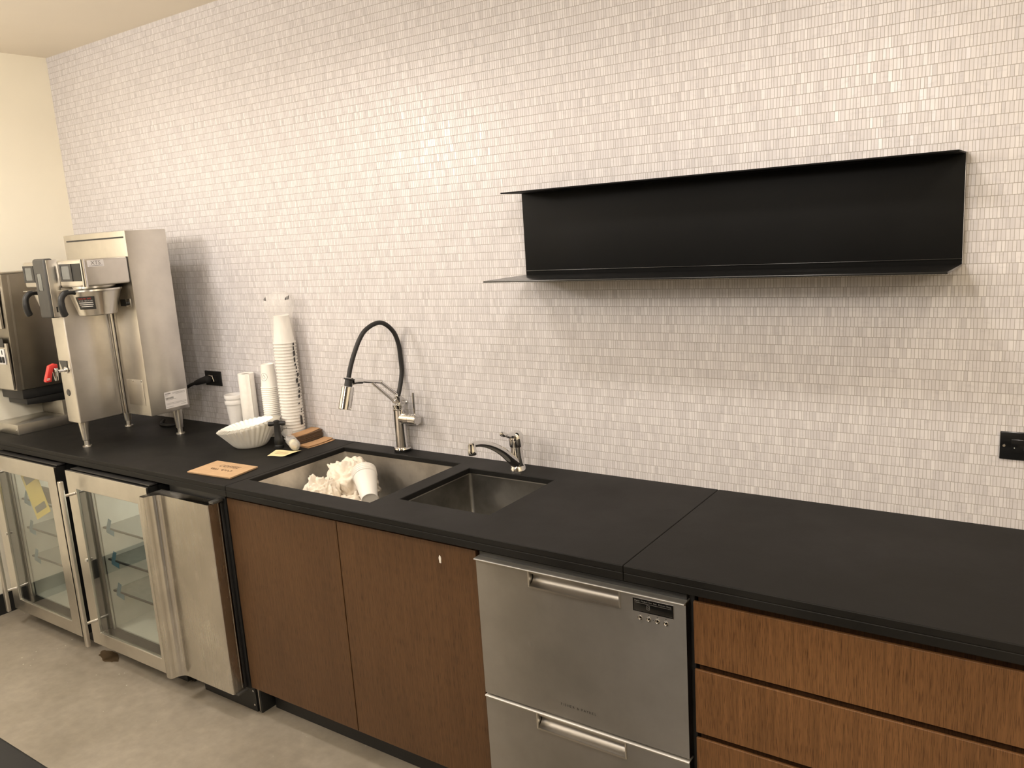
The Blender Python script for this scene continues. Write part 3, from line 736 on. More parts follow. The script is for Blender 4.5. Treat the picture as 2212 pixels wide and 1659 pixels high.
    for z, f0, f1 in ((1.4835, 0.12, 0.90), (1.4760, 0.12, 0.90), (1.4685, 0.18, 0.86)): band(prt, a0 + (a1 - a0) * f0, a0 + (a1 - a0) * f1, z, z + 0.0028, 0.0018)
    obj('label_text', prt, 'white_print', L, smooth=False)
    # name sticker on the header side
    xs = xr + 0.0004
    st = obj('name_sticker', MB().box(xs, xs + 0.0006, -0.516, -0.450, 1.6215, 1.6475), 'sticker', hd)
    tx = MB().text('XTS', 0.0215, (xs + 0.0006, -0.483, 1.6295), (0, 1, 0), (0, 0, 1), 'CENTER')
    for v in tx.bm.verts: v.co.y = -0.483 + (v.co.y + 0.483) * 1.05
    tx.box(xs + 0.0006, xs + 0.0010, -0.510, -0.456, 1.6250, 1.6262)
    obj('lettering', tx, 'grey_print', st, smooth=False)
    # rating plate low on the tower side
    rp = obj('rating_plate', MB().box(xs, xs + 0.0006, -0.277, -0.174, 1.009, 1.0795), 'sticker', t)
    q = MB(); rr = random.Random(3)
    q.box(xs + 0.0006, xs + 0.0009, -0.273, -0.248, 1.0705, 1.0735)
    y = -0.273
    while y < -0.236:
        w = rr.choice((0.0007, 0.0012, 0.0018)); q.box(xs + 0.0006, xs + 0.0009, y, y + w, 1.0480, 1.0560); y += w + rr.choice((0.0008, 0.0014))
    for z, e in ((1.0665, -0.255), (1.0625, -0.262), (1.0450, -0.224), (1.0300, -0.178), (1.0255, -0.178), (1.0150, -0.240)): q.box(xs + 0.0006, xs + 0.0009, -0.273, e, z, z + 0.0010)
    for z, a in ((1.0725, -0.240), (1.0690, -0.240), (1.0655, -0.225), (1.0180, -0.205)): q.box(xs + 0.0006, xs + 0.0009, a, -0.180, z, z + 0.0009)
    obj('plate_print', q, 'grey_print', rp, smooth=False)
    # lower service cover on the tower front
    sp = obj('service_panel', MB().box(-2.455, -2.338, yf - 0.0022, yf - 0.0003, 1.036, 1.145, 0.0006), 'steel_side', t)
    for x in (-2.405, -2.345): obj('screw', MB().lathe([(0.0, 0.002), (0.003, 0.0015), (0.004, 0)], (x, yf - 0.0022, 1.140), 14, mat=Matrix.Rotation(PI / 2, 4, 'X')), 'chrome', sp)
    obj('selector_plate', MB().box(-2.412, -2.372, yf - 0.002, yf - 0.0003, 1.452, 1.480), 'black', t)
    kb = obj('selector', MB().box(-2.371, -2.338, yf - 0.003, yf - 0.0003, 1.449, 1.482, 0.001), 'chrome', t)
    obj('knob', MB().cyl((-2.354, yf - 0.003, 1.464), (-2.354, yf - 0.016, 1.464), 0.008), 'black', kb)
    # hot water tap
    plt = obj('tap_plate', MB().prism([(-2.585, 1.252), (-2.522, 1.252), (-2.528, 1.222), (-2.545, 1.205), (-2.562, 1.208)], 'y', -0.5475, -0.5455), 'grey_plastic', t)
    tp = obj('hot_water_tap', MB().cyl((-2.535, -0.5480, 1.215), (-2.535, -0.5820, 1.215), 0.0062).ball((-2.535, -0.553, 1.215), 0.0085).cyl((-2.535, -0.548, 1.215), (-2.535, -0.5515, 1.215), 0.014), 'chrome', t)
    obj('spout', MB().lathe([(0.0, 1.230), (0.010, 1.230), (0.011, 1.226), (0.007, 1.182), (0.006, 1.180), (0.0, 1.180)], (-2.535, -0.592, 0), 28), 'chrome', tp)
    rl = obj('tap_lever', MB().prism([(-0.596, 1.250), (-0.584, 1.246), (-0.584, 1.2305), (-0.602, 1.2305), (-0.611, 1.205), (-0.617, 1.180), (-0.637, 1.180), (-0.639, 1.186), (-0.617, 1.244)], 'x', -2.545, -2.525, 0.002), 'red', tp)
    rl['label'] = 'red tap lever'
    obj('lever_print', MB().box(-2.5249, -2.5245, -0.634, -0.622, 1.193, 1.1955).box(-2.5249, -2.5245, -0.635, -0.622, 1.188, 1.1905), 'white_print', rl)
    obj('blank_plug', MB().lathe([(0.0, 0.003), (0.012, 0.0025), (0.0145, 0)], (-2.553, -0.5452, 1.1195), 24, mat=Matrix.Rotation(PI / 2, 4, 'X')), 'grey_plastic', t)
    # legs
    for x, y in ((-2.562, -0.500), (-2.357, -0.197), (-2.758, -0.197)):
        obj('leg', MB().lathe([(0.0, z0 - 0.0005), (0.021, z0 - 0.0005), (0.0205, z0 - 0.012), (0.0145, 0.908), (0.011, 0.906), (0.011, 0.886), (0.018, 0.8845), (0.0185, 0.8795), (0.0, 0.8795)], (x, y, 0), 28), 'steel_h', t)
brewer()

# ------------------------------------------------------------------ coffee grinder at the far end
def grinder():
    x0, x1 = -3.335, -3.117
    t = thing('coffee_grinder', 'boxy stainless coffee grinder in the far left corner', 'coffee grinder', ((x0 + x1) / 2, -0.28, H))
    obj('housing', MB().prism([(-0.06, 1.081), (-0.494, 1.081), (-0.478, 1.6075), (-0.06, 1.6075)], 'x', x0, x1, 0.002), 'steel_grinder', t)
    obj('top_cap', MB().box(x0 - 0.001, x1 + 0.001, -0.480, -0.058, 1.6080, 1.6160, 0.001), 'steel_h', t)
    obj('side_crease', MB().prism([(-0.462, 1.083), (-0.470, 1.083), (-0.452, 1.602), (-0.444, 1.602)], 'x', x1 + 0.0002, x1 + 0.001), 'steel_h', t)
    obj('front_panel', MB().box(x0 + 0.004, x1 - 0.006, -0.5035, -0.495, 1.088, 1.300, 0.001), 'steel_v', t)
    obj('front_window', MB().box(x0 + 0.004, x1 - 0.030, -0.4985, -0.4880, 1.365, 1.560, 0.002), 'steel_h', t)
    sw = obj('switch_panel', MB().box(x0 + 0.02, -3.146, -0.5085, -0.5042, 1.204, 1.275, 0.001), 'sticker', t)
    for x in (-3.222, -3.186, -3.158): obj('switch', MB().box(x - 0.009, x + 0.009, -0.514, -0.5088, 1.212, 1.240, 0.003), 'black', sw)
    obj('switch', MB().box(-3.165, -3.160, -0.511, -0.5088, 1.250, 1.270, 0.001), 'black', sw)
    obj('badge', MB().box(x0 + 0.02, -3.144, -0.5065, -0.5042, 1.282, 1.322, 0.0008), 'grey_plastic', t)
    ch = [(-3.318, -0.478), (-3.13, -0.478), (-3.13, -0.10), (-3.318, -0.10)]
    obj('chute', MB().box(x0 + 0.01, x1 - 0.008, -0.470, -0.10, 1.036, 1.0800, 0.004), 'black', t)
    obj('bag_clamp', MB().prism([(-0.455, 1.0355), (-0.455, 1.008), (-0.36, 1.000), (-0.24, 0.998), (-0.16, 1.012), (-0.12, 1.0355)], 'x', x0 + 0.03, x1 - 0.012, 0.003), 'black', t)
    obj('pedestal', MB().box(x0 + 0.004, x1 - 0.012, -0.300, -0.060, 0.927, 0.9978, 0.003), 'steel_side', t)
    obj('pedestal_neck', MB().box(x0 + 0.02, x1 - 0.03, -0.10, -0.062, 0.998, 1.0805), 'steel_side', t)
    obj('base_tray', MB().box(x0, x1, -0.520, -0.050, 0.8795, 0.9265, 0.002), 'steel_h', t)
    obj('tray_screw', MB().ball((x1 - 0.012, -0.5205, 0.902), 0.003), 'chrome', t)
grinder()

# ------------------------------------------------------------------ taps
def main_tap():
    bx, by = -1.205, -0.036
    t = thing('kitchen_tap', 'tall chrome pull-down tap with black hose arch and jointed arm', 'tap', (bx, by, H))
    dx, dy = -0.2, -0.98
    P = lambda s, z, q=0.0: (bx + dx * s - dy * q, by + dy * s + dx * q, z)
    obj('base_ring', MB().lathe([(0.0, H + 0.0003), (0.031, H + 0.0003), (0.031, H + 0.009), (0.0, H + 0.009)], (bx, by, 0)), 'black_gloss', t)
    obj('body', MB().lathe([(0.0305, H + 0.0095), (0.032, H + 0.011), (0.0305, H + 0.016), (0.0225, H + 0.017), (0.0222, 1.034), (0.0235, 1.036), (0.0235, 1.041), (0.0215, 1.043), (0.0215, 1.048), (0.0235, 1.050), (0.0235, 1.056), (0.020, 1.058), (0.0, 1.058)], (bx, by, 0)), 'chrome', t)
    obj('hose_socket', MB().lathe([(0.0125, 1.0585), (0.0135, 1.060), (0.0135, 1.088), (0.0095, 1.090), (0.0, 1.090)], (bx, by, 0), 28), 'chrome', t)
    hp = [P(0.0, 1.086), P(-0.016, 1.130), P(-0.027, 1.1785), P(-0.026, 1.232), P(-0.0235, 1.2738), P(-0.012, 1.313), P(0.005, 1.3375), P(0.028, 1.357), P(0.0512, 1.3648), P(0.076, 1.3625), P(0.102, 1.3525), P(0.124, 1.3375), P(0.146, 1.310), P(0.165, 1.277), P(0.1785, 1.250), P(0.191, 1.220), P(0.2005, 1.190)]
    obj('hose', MB().tube(smooth_path(hp, 4), 0.0082, 16), 'rubber', t)
    # spray head, tipped outwards
    a, b = Vector(P(0.1985, 1.1855)), Vector(P(0.2290, 1.0825)); ax = (b - a).normalized()
    obj('head_collar', MB().tube([a - ax * 0.002, a + ax * 0.002, a + ax * 0.004, a + ax * 0.026], [0.0195, 0.0195, 0.0140, 0.0140], 24), 'black', t)
    hd = obj('spray_head', MB().tube([a + ax * 0.0265, a + ax * 0.028, b - ax * 0.002, b], [0.0205, 0.0222, 0.0228, 0.0212], 32), 'chrome', t)
    side = Vector((dx * -1, dy * -1, 0)).normalized()
    for u in (0.058, 0.075):
        c = a + ax * u - side * 0 + Vector((-dy, dx, 0)).normalized() * 0.0 + side * 0.0215
        obj('spray_button', MB().ball(c, 0.0065, (0.9, 0.9, 1.1)), 'black', hd)
    # clamp and jointed arms
    cl = obj('clamp', MB().tube([P(0.186, 1.1745), P(0.168, 1.1735), P(0.148, 1.1700)], [0.0125, 0.0120, 0.0115], 16), 'chrome', t)
    obj('upper_arm', MB().tube([P(0.150, 1.1700), P(0.105, 1.1600), P(0.070, 1.1530)], [0.0058, 0.0068, 0.0072], 14).ball(P(0.069, 1.1525), 0.0085).ball(P(0.104, 1.1590), 0.0075), 'chrome', t)
    obj('lower_arm', MB().tube([P(0.068, 1.1505), P(-0.034, 1.0600)], 0.0058, 14).ball(P(-0.0345, 1.0590), 0.0090), 'chrome', t)
    obj('lower_arm', MB().tube([P(0.105, 1.1555), P(0.020, 1.0730)], 0.0055, 14).ball(P(0.0185, 1.0715), 0.0080), 'chrome', t)
    obj('pivot_bracket', MB().tube([P(-0.036, 1.0585), P(-0.022, 1.060), P(-0.012, 1.062)], 0.006, 12).tube([P(0.020, 1.070), P(0.012, 1.066)], 0.006, 12), 'chrome', t)
    # side valve and lever
    hv = obj('valve', MB().tube([(bx + 0.010, by, 1.0055), (bx + 0.0495, by, 1.0055), (bx + 0.0500, by, 1.0055), (bx + 0.0510, by, 1.0055), (bx + 0.0515, by, 1.0055), (bx + 0.085, by, 1.0055), (bx + 0.0865, by, 1.0055)], [0.0205, 0.0205, 0.0195, 0.0195, 0.0205, 0.0205, 0.019], 32), 'chrome', t)
    obj('lever', MB().tube([(bx + 0.074, by, 1.022), (bx + 0.0745, by, 1.040), (bx + 0.0765, by - 0.002, 1.075), (bx + 0.078, by - 0.003, 1.1055)], [0.0028, 0.0040, 0.0046, 0.0044], 14), 'chrome', hv)
main_tap()

def small_tap():
    bx, by = -0.662, -0.072
    t = thing('bar_tap', 'short chrome single-lever tap beside the small sink', 'tap', (bx, by, H))
    obj('base_flange', MB().lathe([(0.0, H + 0.0003), (0.0280, H + 0.0003), (0.0280, H + 0.004), (0.0225, H + 0.0175), (0.0, H + 0.0175)], (bx, by, 0)), 'chrome', t)
    obj('body', MB().lathe([(0.0, H + 0.018), (0.0222, H + 0.018), (0.0218, H + 0.040), (0.0205, H + 0.066), (0.0200, H + 0.082), (0.0, H + 0.082)], (bx, by, 0)), 'chrome', t)
    sp = [(bx, by - 0.010, H + 0.028), (bx, by - 0.040, H + 0.052), (bx, by - 0.080, H + 0.085), (bx, by - 0.120, H + 0.110), (bx, by - 0.160, H + 0.1290), (bx, by - 0.195, H + 0.1405), (bx, by - 0.218, H + 0.1450), (bx, by - 0.232, H + 0.1455), (bx, by - 0.240, H + 0.1400)]
    s = obj('spout', MB().tube(smooth_path(sp, 4), [0.0175 - 0.0078 * min(1, k / 20) for k in range(33)], 20), 'chrome', t)
    obj('aerator', MB().lathe([(0.0, H + 0.153), (0.008, H + 0.153), (0.0115, H + 0.150), (0.0122, H + 0.132), (0.0132, H + 0.130), (0.0132, H + 0.117), (0.0120, H + 0.115), (0.0, H + 0.115)], (bx, by - 0.236, 0), 28), 'chrome', s)
    c = obj('lever_cap', MB().lathe([(0.0, H + 0.0825), (0.0225, H + 0.0825), (0.0240, H + 0.090), (0.0240, H + 0.108), (0.0230, H + 0.120), (0.0190, H + 0.129), (0.0110, H + 0.134), (0.0, H + 0.1355)], (bx, by, 0)), 'chrome', t)
    lv = [(bx, by - 0.014, H + 0.123), (bx, by - 0.032, H + 0.1265), (bx, by - 0.050, H + 0.1290), (bx, by - 0.066, H + 0.1375), (bx, by - 0.084, H + 0.1450)]
    obj('lever', MB().tube(smooth_path(lv, 4), [0.0110] * 4 + [0.0080] * 4 + [0.0055] * 2 + [0.0065, 0.0078] + [0.0086] * 3 + [0.0068, 0.0030], 16), 'chrome', c)
small_tap()

# ------------------------------------------------------------------ paper cups
def cup_mesh(rr, rb, h, bead, n=40):
    """an upside-down paper cup, rim at z = 0"""
    m = MB(); w = 0.00035
    prof = [(rr - w, 0.0)]
    for k in range(9):
        a = -PI / 2 + PI * k / 8; prof.append((rr + bead * 1.15 * math.cos(a), bead + bead * math.sin(a)))
    prof += [(rr - (rr - rb) * 0.04, 2 * bead + 0.0006), (rb, h - 0.0008), (rb - 0.0012, h), (rb - 0.0016, h - 0.001), (rb - 0.002, h - 0.006), (0.0, h - 0.006)]
    return m.lathe(prof, (0, 0, 0), n)
def cup_stack(x, y, n, pitch, rr, rb, h, bead, name, where, group, lean=(0, 0)):
    first = None; objs = []
    for k in range(n):                                   # k = 0 is the lowest
        if first is None:
            first = o = obj(name, cup_mesh(rr, rb, h, bead), 'paper', loc=(x, y, H), world=False)
        else:
            o = first.copy(); col.objects.link(o)
        o.location = (x + lean[0] * k, y + lean[1] * k, H + 0.0004 + pitch * k)
        i = n - 1 - k
        lab = ('topmost white paper cup of the %s' % where) if i == 0 else ('lowest white paper cup of the %s' % where) if k == 0 else 'white paper cup, %s from the top of the %s' % (ORD[i], where)
        tag(o, lab, 'paper cup', group); objs.append(o)
    return objs
TX, TY = -1.775, -0.058
tall = cup_stack(TX, TY, 32, 0.01265, 0.0415, 0.0300, 0.112, 0.0031, 'paper_cup', 'tall sleeved stack', 'upturned cups in the tall plastic sleeve')
SX, SY = -1.905, -0.052
small = cup_stack(SX, SY, 27, 0.00785, 0.0342, 0.0265, 0.098, 0.0022, 'small_paper_cup', 'short stack printed with a round logo', 'upturned cups in the short stack')
def cup_logo():
    top = small[-1]; z0 = top.location.z
    m = MB(); ca = math.atan2(-2.17, 2.76) - math.radians(38); cz = 0.048; R = 0.0155
    def on(u, v):
        z = cz + v; r = 0.0345 - (0.0345 - 0.0265) * z / 0.098 + 0.0005; a = ca + u / r
        return Vector((r * math.cos(a), r * math.sin(a), z))
    def stroke(pts, w):
        for (u0, v0), (u1, v1) in zip(pts, pts[1:]):
            L = math.hypot(u1 - u0, v1 - v0) or 1; nu, nv = -(v1 - v0) / L * w / 2, (u1 - u0) / L * w / 2
            m.poly([on(u0 - nu, v0 - nv), on(u1 - nu, v1 - nv), on(u1 + nu, v1 + nv), on(u0 + nu, v0 + nv)])
    stroke([(R * math.cos(2 * PI * k / 36), R * math.sin(2 * PI * k / 36)) for k in range(37)], 0.0011)
    stroke([(-0.0065, -0.0015), (0.0, 0.0100), (0.0060, -0.0015)], 0.0012)
    stroke([(-0.0075, -0.0010), (0.0085, -0.0010)], 0.0011)
    stroke([(0.0020, 0.0035), (0.0075, -0.0010)], 0.0009)
    stroke([(-0.0060, -0.0065), (0.0070, -0.0065)], 0.0011)
    obj('logo', m, 'grey_print', top, smooth=False, world=False)
cup_logo()

def sleeve():
    t = thing('plastic_sleeve', 'clear plastic sleeve bunched over the tall paper cup stack', 'plastic sleeve', (TX, TY, H))
    ztop = tall[-1].location.z
    prof = [(0.0465, H + 0.030), (0.0470, H + 0.10), (0.0465, ztop), (0.0455, ztop + 0.03), (0.044, ztop + 0.075), (0.046, ztop + 0.110), (0.055, ztop + 0.135), (0.060, ztop + 0.165), (0.050, ztop + 0.190), (0.026, ztop + 0.205), (0.004, ztop + 0.205)]
    rnd = random.Random(4); ph = [rnd.uniform(0, 6.28) for _ in range(5)]
    def rf(r, z, a):
        u = max(0.0, (z - ztop - 0.05) / 0.15); return r * (1 + 0.13 * u * math.sin(3 * a + ph[0]) + 0.07 * u * math.sin(7 * a + ph[1] + z * 40) + 0.008 * math.sin(11 * a + z * 25 + ph[2]))
    obj('film', MB().lathe(prof, (TX, TY, 0), 72, rfun=rf), 'film', t, angle=70)
    rnd = random.Random(8)
    # dark printing down the side of the film
    pr = MB(); a = math.radians(0.0)
    z = H + 0.11
    while z < ztop + 0.005:
        hgt = rnd.uniform(0.004, 0.022); aa = a + rnd.uniform(-0.10, 0.10) ; w = rnd.uniform(0.10, 0.26); r = 0.0492
        g = [(TX + r * math.cos(q), TY + r * math.sin(q), zz) for q, zz in ((aa, z), (aa + w, z + 0.002), (aa + w, z + hgt), (aa, z + hgt - 0.002))]
        if rnd.random() < 0.75: pr.poly(g)
        z += hgt + rnd.uniform(0.001, 0.006)
    g = [(TX + 0.050 * math.cos(q), TY + 0.050 * math.sin(q), zz) for q, zz in ((-0.10, H + 0.062), (0.16, H + 0.062), (0.13, H + 0.098), (-0.07, H + 0.102))]; pr.poly(g)
    for q0, zz in ((-1.95, ztop + 0.176), (-0.35, ztop + 0.176)):
        for k in range(3): pr.poly([(TX + 0.062 * math.cos(q0 + b + k * 0.11), TY + 0.062 * math.sin(q0 + b + k * 0.11), zz + c) for b, c in ((0, 0), (0.085, 0), (0.08, 0.011 + 0.003 * k), (0.02, 0.007 + 0.003 * k))])
    p = obj('film_print', pr, 'dark_print', t, smooth=False); p['label'] = 'dark printing on the film'
sleeve()

def upright_cups():
    x, y = -2.142, -0.058
    def one(z, label):
        prof = [(0.0, z), (0.026, z), (0.0265, z + 0.003)]
        for k in range(14):
            zz = z + 0.006 + k * 0.0078; r = 0.0268 + (zz - z) / 0.138 * 0.0125
            prof += [(r, zz), (r + 0.0004, zz + 0.002), (r + 0.0003, zz + 0.0055)]
        prof += [(0.0402, z + 0.120), (0.0412, z + 0.121), (0.0418, z + 0.126), (0.0418, z + 0.134), (0.0410, z + 0.137), (0.0395, z + 0.137), (0.0390, z + 0.130), (0.0255, z + 0.008), (0.0, z + 0.006)]
        o = tag(obj('ribbed_cup', MB().lathe(prof, (x, y, 0), 44), 'white_plastic', loc=(x, y, z)), label, 'cup', 'ribbed cups behind the coffee filters')
    one(H + 0.0004, 'white ribbed cup standing upright behind the filters, lower of two')
    one(H + 0.0240, 'white ribbed cup nested upright in another behind the filters, upper')
upright_cups()

def paper_roll():
    x, y = -2.062, -0.045
    t = thing('paper_roll', 'slim white paper towel roll standing on end against the tile', 'paper roll', (x, y, H))
    prof = [(0.0335, H + 0.0004), (0.0345, H + 0.003), (0.0335, H + 0.12), (0.0330, H + 0.2530), (0.0322, H + 0.2545), (0.0180, H + 0.2530), (0.0175, H + 0.250), (0.0175, H + 0.0004)]
    obj('paper', MB().lathe(prof, (x, y, 0), 48, closed=True), 'roll', t)
    obj('core', MB().lathe([(0.0172, H + 0.0006), (0.0172, H + 0.250), (0.0162, H + 0.250), (0.0162, H + 0.0006)], (x, y, 0), 32, closed=True), 'kraft_edge', t)
    pts = []
    m = MB(); a0 = math.radians(-42)
    for z in (H + 0.002, H + 0.2525): pass
    q = [(x + r * math.cos(a), y + r * math.sin(a)) for r, a in ((0.0338, a0), (0.0352, a0 + 0.25), (0.0400, a0 + 0.42), (0.0395, a0 + 0.43), (0.0346, a0 + 0.26))]
    obj('loose_edge', m.prism(q, 'z', H + 0.003, H + 0.2520), 'roll', t)
paper_roll()

# ------------------------------------------------------------------ coffee filters
def filters():
    x, y = -1.868, -0.205
    tilt = Matrix.Translation((x, y, H + 0.0005)); sl = 0.15
    fl = 34
    def shell(r0, r1, z0, z1, amp, name, label, m=None):
        prof = [(0.0, z0), (r0 * 0.96, z0), (r0, z0 + 0.002)]
        for k in range(1, 8):
            u = k / 7; prof.append((r0 + (r1 - r0) * u ** 0.95, z0 + (z1 - z0) * u))
        def rf(r, z, a):
            u = max(0, (z - z0) / (z1 - z0)); return r * (1 + amp * u ** 0.8 * math.sin(fl * a))
        mb = MB().lathe(prof, (0, 0, 0), fl * 8, rfun=rf)
        for v in mb.bm.verts:                                        # the rim dips and rises with the flutes
            u = max(0, (v.co.z - z0) / (z1 - z0))
            v.co.z += u * sl * (0.816 * v.co.x + 0.577 * v.co.y) + 0.0016 * u ** 4 * math.sin(fl * math.atan2(v.co.y, v.co.x) + 1.2)
        o = obj(name, mb.xform(tilt), 'filter', loc=(x, y, H), angle=80)
        return tag(o, label, 'coffee filter', 'nested fluted coffee filters')
    shell(0.064, 0.1220, 0.0, 0.083, 0.034, 'coffee_filter', 'outermost white fluted coffee filter of the nest on the worktop')
    for k, w in enumerate(('second', 'third', 'fourth', 'fifth', 'sixth', 'seventh', 'eighth', 'ninth', 'tenth', 'eleventh', 'innermost')):
        d = 0.0038 * (k + 1)
        shell(0.064 + d * 0.42, 0.1220 - d * 0.55, d * 1.55, 0.083 + 0.0006 * k, 0.034, 'coffee_filter', ('%s white fluted coffee filter from the outside of the nest' % w) if w != 'innermost' else 'innermost white fluted coffee filter of the nest')
filters()

# ------------------------------------------------------------------ small things by the cups
def tamper():
    x, y = -1.712, -0.192
    t = thing('t_handle_tool', 'black upright tool with a T handle beside the filters', 'tool', (x, y, H))
    z = H
    obj('stem', MB().lathe([(0.0, z + 0.0004), (0.0175, z + 0.0004), (0.0180, z + 0.004), (0.0180, z + 0.012), (0.0165, z + 0.014), (0.0165, z + 0.022), (0.0172, z + 0.024), (0.0165, z + 0.038), (0.0135, z + 0.048), (0.0118, z + 0.090), (0.0125, z + 0.098), (0.012, z + 0.109), (0.007, z + 0.112), (0.0, z + 0.1125)], (x, y, 0), 28), 'black', t)
    dx, dy = 0.80, 0.60
    P = lambda s: (x + dx * s, y + dy * s, z + 0.0985)
    obj('handle', MB().tube([P(-0.0330), P(-0.0325), P(-0.026), P(-0.014), P(0.014), P(0.026), P(0.0325), P(0.0330)], [0.005, 0.0082, 0.0095, 0.0082, 0.0082, 0.0095, 0.0082, 0.005], 18), 'black', t)
tamper()

def parts_bag():
    c = Vector((-1.637, -0.190, H))
    t = thing('parts_bag', 'small clear plastic bag of brass fittings beside the T-handle tool', 'bag', c)
    a, b = Vector((-1.690, -0.158, H + 0.034)), Vector((-1.607, -0.200, H + 0.0215))
    ax = (b - a).normalized()
    pts = [a - ax * 0.030 + Vector((0, 0, 0.012)), a - ax * 0.014, a, a + ax * 0.02, a + ax * 0.05, b - ax * 0.008, b + ax * 0.012, b + ax * 0.02]
    m = MB().tube(pts, [0.024, 0.010, 0.0150, 0.0195, 0.0205, 0.0200, 0.0150, 0.003], 22)
    for v in m.bm.verts:
        q = math.sin(v.co.x * 420) * math.cos(v.co.z * 390 + v.co.y * 310); v.co += Vector((0.0012, 0.0010, 0.0011)) * q; v.co.z = max(v.co.z, H + 0.0006)
    obj('film', m, 'bagfilm', t, angle=50)
    w = MB().tube([b - ax * 0.034, b - ax * 0.033, b - ax * 0.012, b - ax * 0.011], [0.012, 0.0155, 0.0155, 0.013], 26)
    ws = tag(obj('round_fitting', w, 'note', loc=b), 'cream round fitting inside the clear plastic bag', 'fitting')
    up = Vector((0, 0, 1)); sd = ax.cross(up).normalized()
    for i, (u, v, lab) in enumerate(((0.009, 0.003, 'left'), (-0.003, -0.004, 'middle'), (-0.012, 0.002, 'right'))):
        p = b + ax * 0.001 + sd * u * -1 + up * v
        tag(obj('brass_fitting', MB().tube([p - ax * 0.008, p - ax * 0.001, p, p + ax * 0.006], [0.0052, 0.0052, 0.0038, 0.0034], 6), 'brass', loc=p, angle=25), '%s brass fitting of the three inside the clear plastic bag' % lab, 'fitting', 'brass fittings in the bag')
parts_bag()

def note():
    P = [(-1.6557, -0.2982), (-1.5620, -0.2680), (-1.5790, -0.1960), (-1.6960, -0.2230)]
    t = thing('paper_note', 'pale yellow printed note in front of the T-handle tool', 'note', (-1.62, -0.25, H))
    m = MB(); n = 12
    def at(u, v, lift=0.0):
        a = Vector(P[0]).lerp(Vector(P[1]), u); b = Vector(P[3]).lerp(Vector(P[2]), u); q = a.lerp(b, v)
        z = H + 0.0006 + 0.009 * max(0, u - 0.5) ** 2 * 4 * (0.4 + 0.6 * (1 - v)) + 0.0012 * (1 + math.sin(u * 7)) ; return Vector((q.x, q.y, z + lift))
    def grid(m, u0, u1, v0, v1, lift, n=12):
        g = [[m.bm.verts.new(at(u0 + (u1 - u0) * i / n, v0 + (v1 - v0) * j / 4, lift)) for j in range(5)] for i in range(n + 1)]
        for i in range(n):
            for j in range(4): m.bm.faces.new((g[i][j], g[i + 1][j], g[i + 1][j + 1], g[i][j + 1]))
    grid(m, 0, 1, 0, 1, 0)
    obj('sheet', m, 'note', t)
    k = MB()
    for v in (0.36, 0.50, 0.64): grid(k, 0.18, 0.66, v, v + 0.035, 0.0004, 8)
    obj('print_lines', k, 'kraft', t)
note()

def sleeves():
    # flat-folded kraft cup sleeves: a neat pile against the wall and two loose ones
    L, W, T = 0.134, 0.060, 0.0014
    def mesh(bend=0.0, n=10):
        m = MB(); top, bot = [], []
        for i in range(n + 1):
            u = i / n; y = -L / 2 + L * u; hw = W / 2 * (0.94 + 0.06 * math.cos(u * PI))
            z = bend * (max(0, u - 0.45) / 0.55) ** 2
            top.append([m.bm.verts.new((s * hw + 0.004 * math.sin(u * PI), y, z + T)) for s in (-1, 1)])
            bot.append([m.bm.verts.new((s * hw + 0.004 * math.sin(u * PI), y, z)) for s in (-1, 1)])
        for i in range(n):
            m.bm.faces.new((top[i][0], top[i][1], top[i + 1][1], top[i + 1][0])); m.bm.faces.new((bot[i][1], bot[i][0], bot[i + 1][0], bot[i + 1][1]))
            for s in (0, 1): m.bm.faces.new((top[i][s], top[i + 1][s], bot[i + 1][s], bot[i][s]))
        for i in (0, n): m.bm.faces.new((top[i][0], top[i][1], bot[i][1], bot[i][0]))
        bmesh.ops.recalc_face_normals(m.bm, faces=m.bm.faces)
        return m
    n = 23; first = None; rnd = random.Random(5)
    for k in range(n):
        if first is None: first = o = obj('cup_sleeve', mesh(), 'kraft_edge', loc=(0, 0, 0), world=False)
        elif k == n - 1: o = obj('cup_sleeve', mesh(0.0035), 'kraft', loc=(0, 0, 0), world=False)
        else: o = first.copy(); col.objects.link(o)
        o.location = (-1.692 + rnd.uniform(-0.0028, 0.0028) - (0.004 if k == n - 1 else 0), -0.0745 + rnd.uniform(-0.0012, 0.0012), H + 0.0006 + k * 0.0016)
        o.rotation_euler = (0, 0, math.radians(1.0 + rnd.uniform(-0.6, 0.6) + (2.0 if k == n - 1 else 0)))
        i = n - 1 - k
        lab = 'topmost kraft cup sleeve of the small pile, one end curling up' if i == 0 else 'lowest kraft cup sleeve of the small pile' if k == 0 else 'kraft cup sleeve, %s from the top of the small pile' % ORD[i]
        tag(o, lab, 'cup sleeve', 'kraft cup sleeves in the pile')
    for (x, y, r, z, b, lab) in ((-1.6150, -0.0840, -4, 0.0006, 0.001, 'loose kraft cup sleeve in front of the pile, lower of two'), (-1.6250, -0.0815, -1, 0.0040, 0.003, 'loose kraft cup sleeve in front of the pile, upper of two')):
        o = obj('cup_sleeve', mesh(b), 'kraft', loc=(x, y, H + z), world=False); o.rotation_euler = (0, 0, math.radians(r)); tag(o, lab, 'cup sleeve', 'loose kraft cup sleeves')
sleeves()

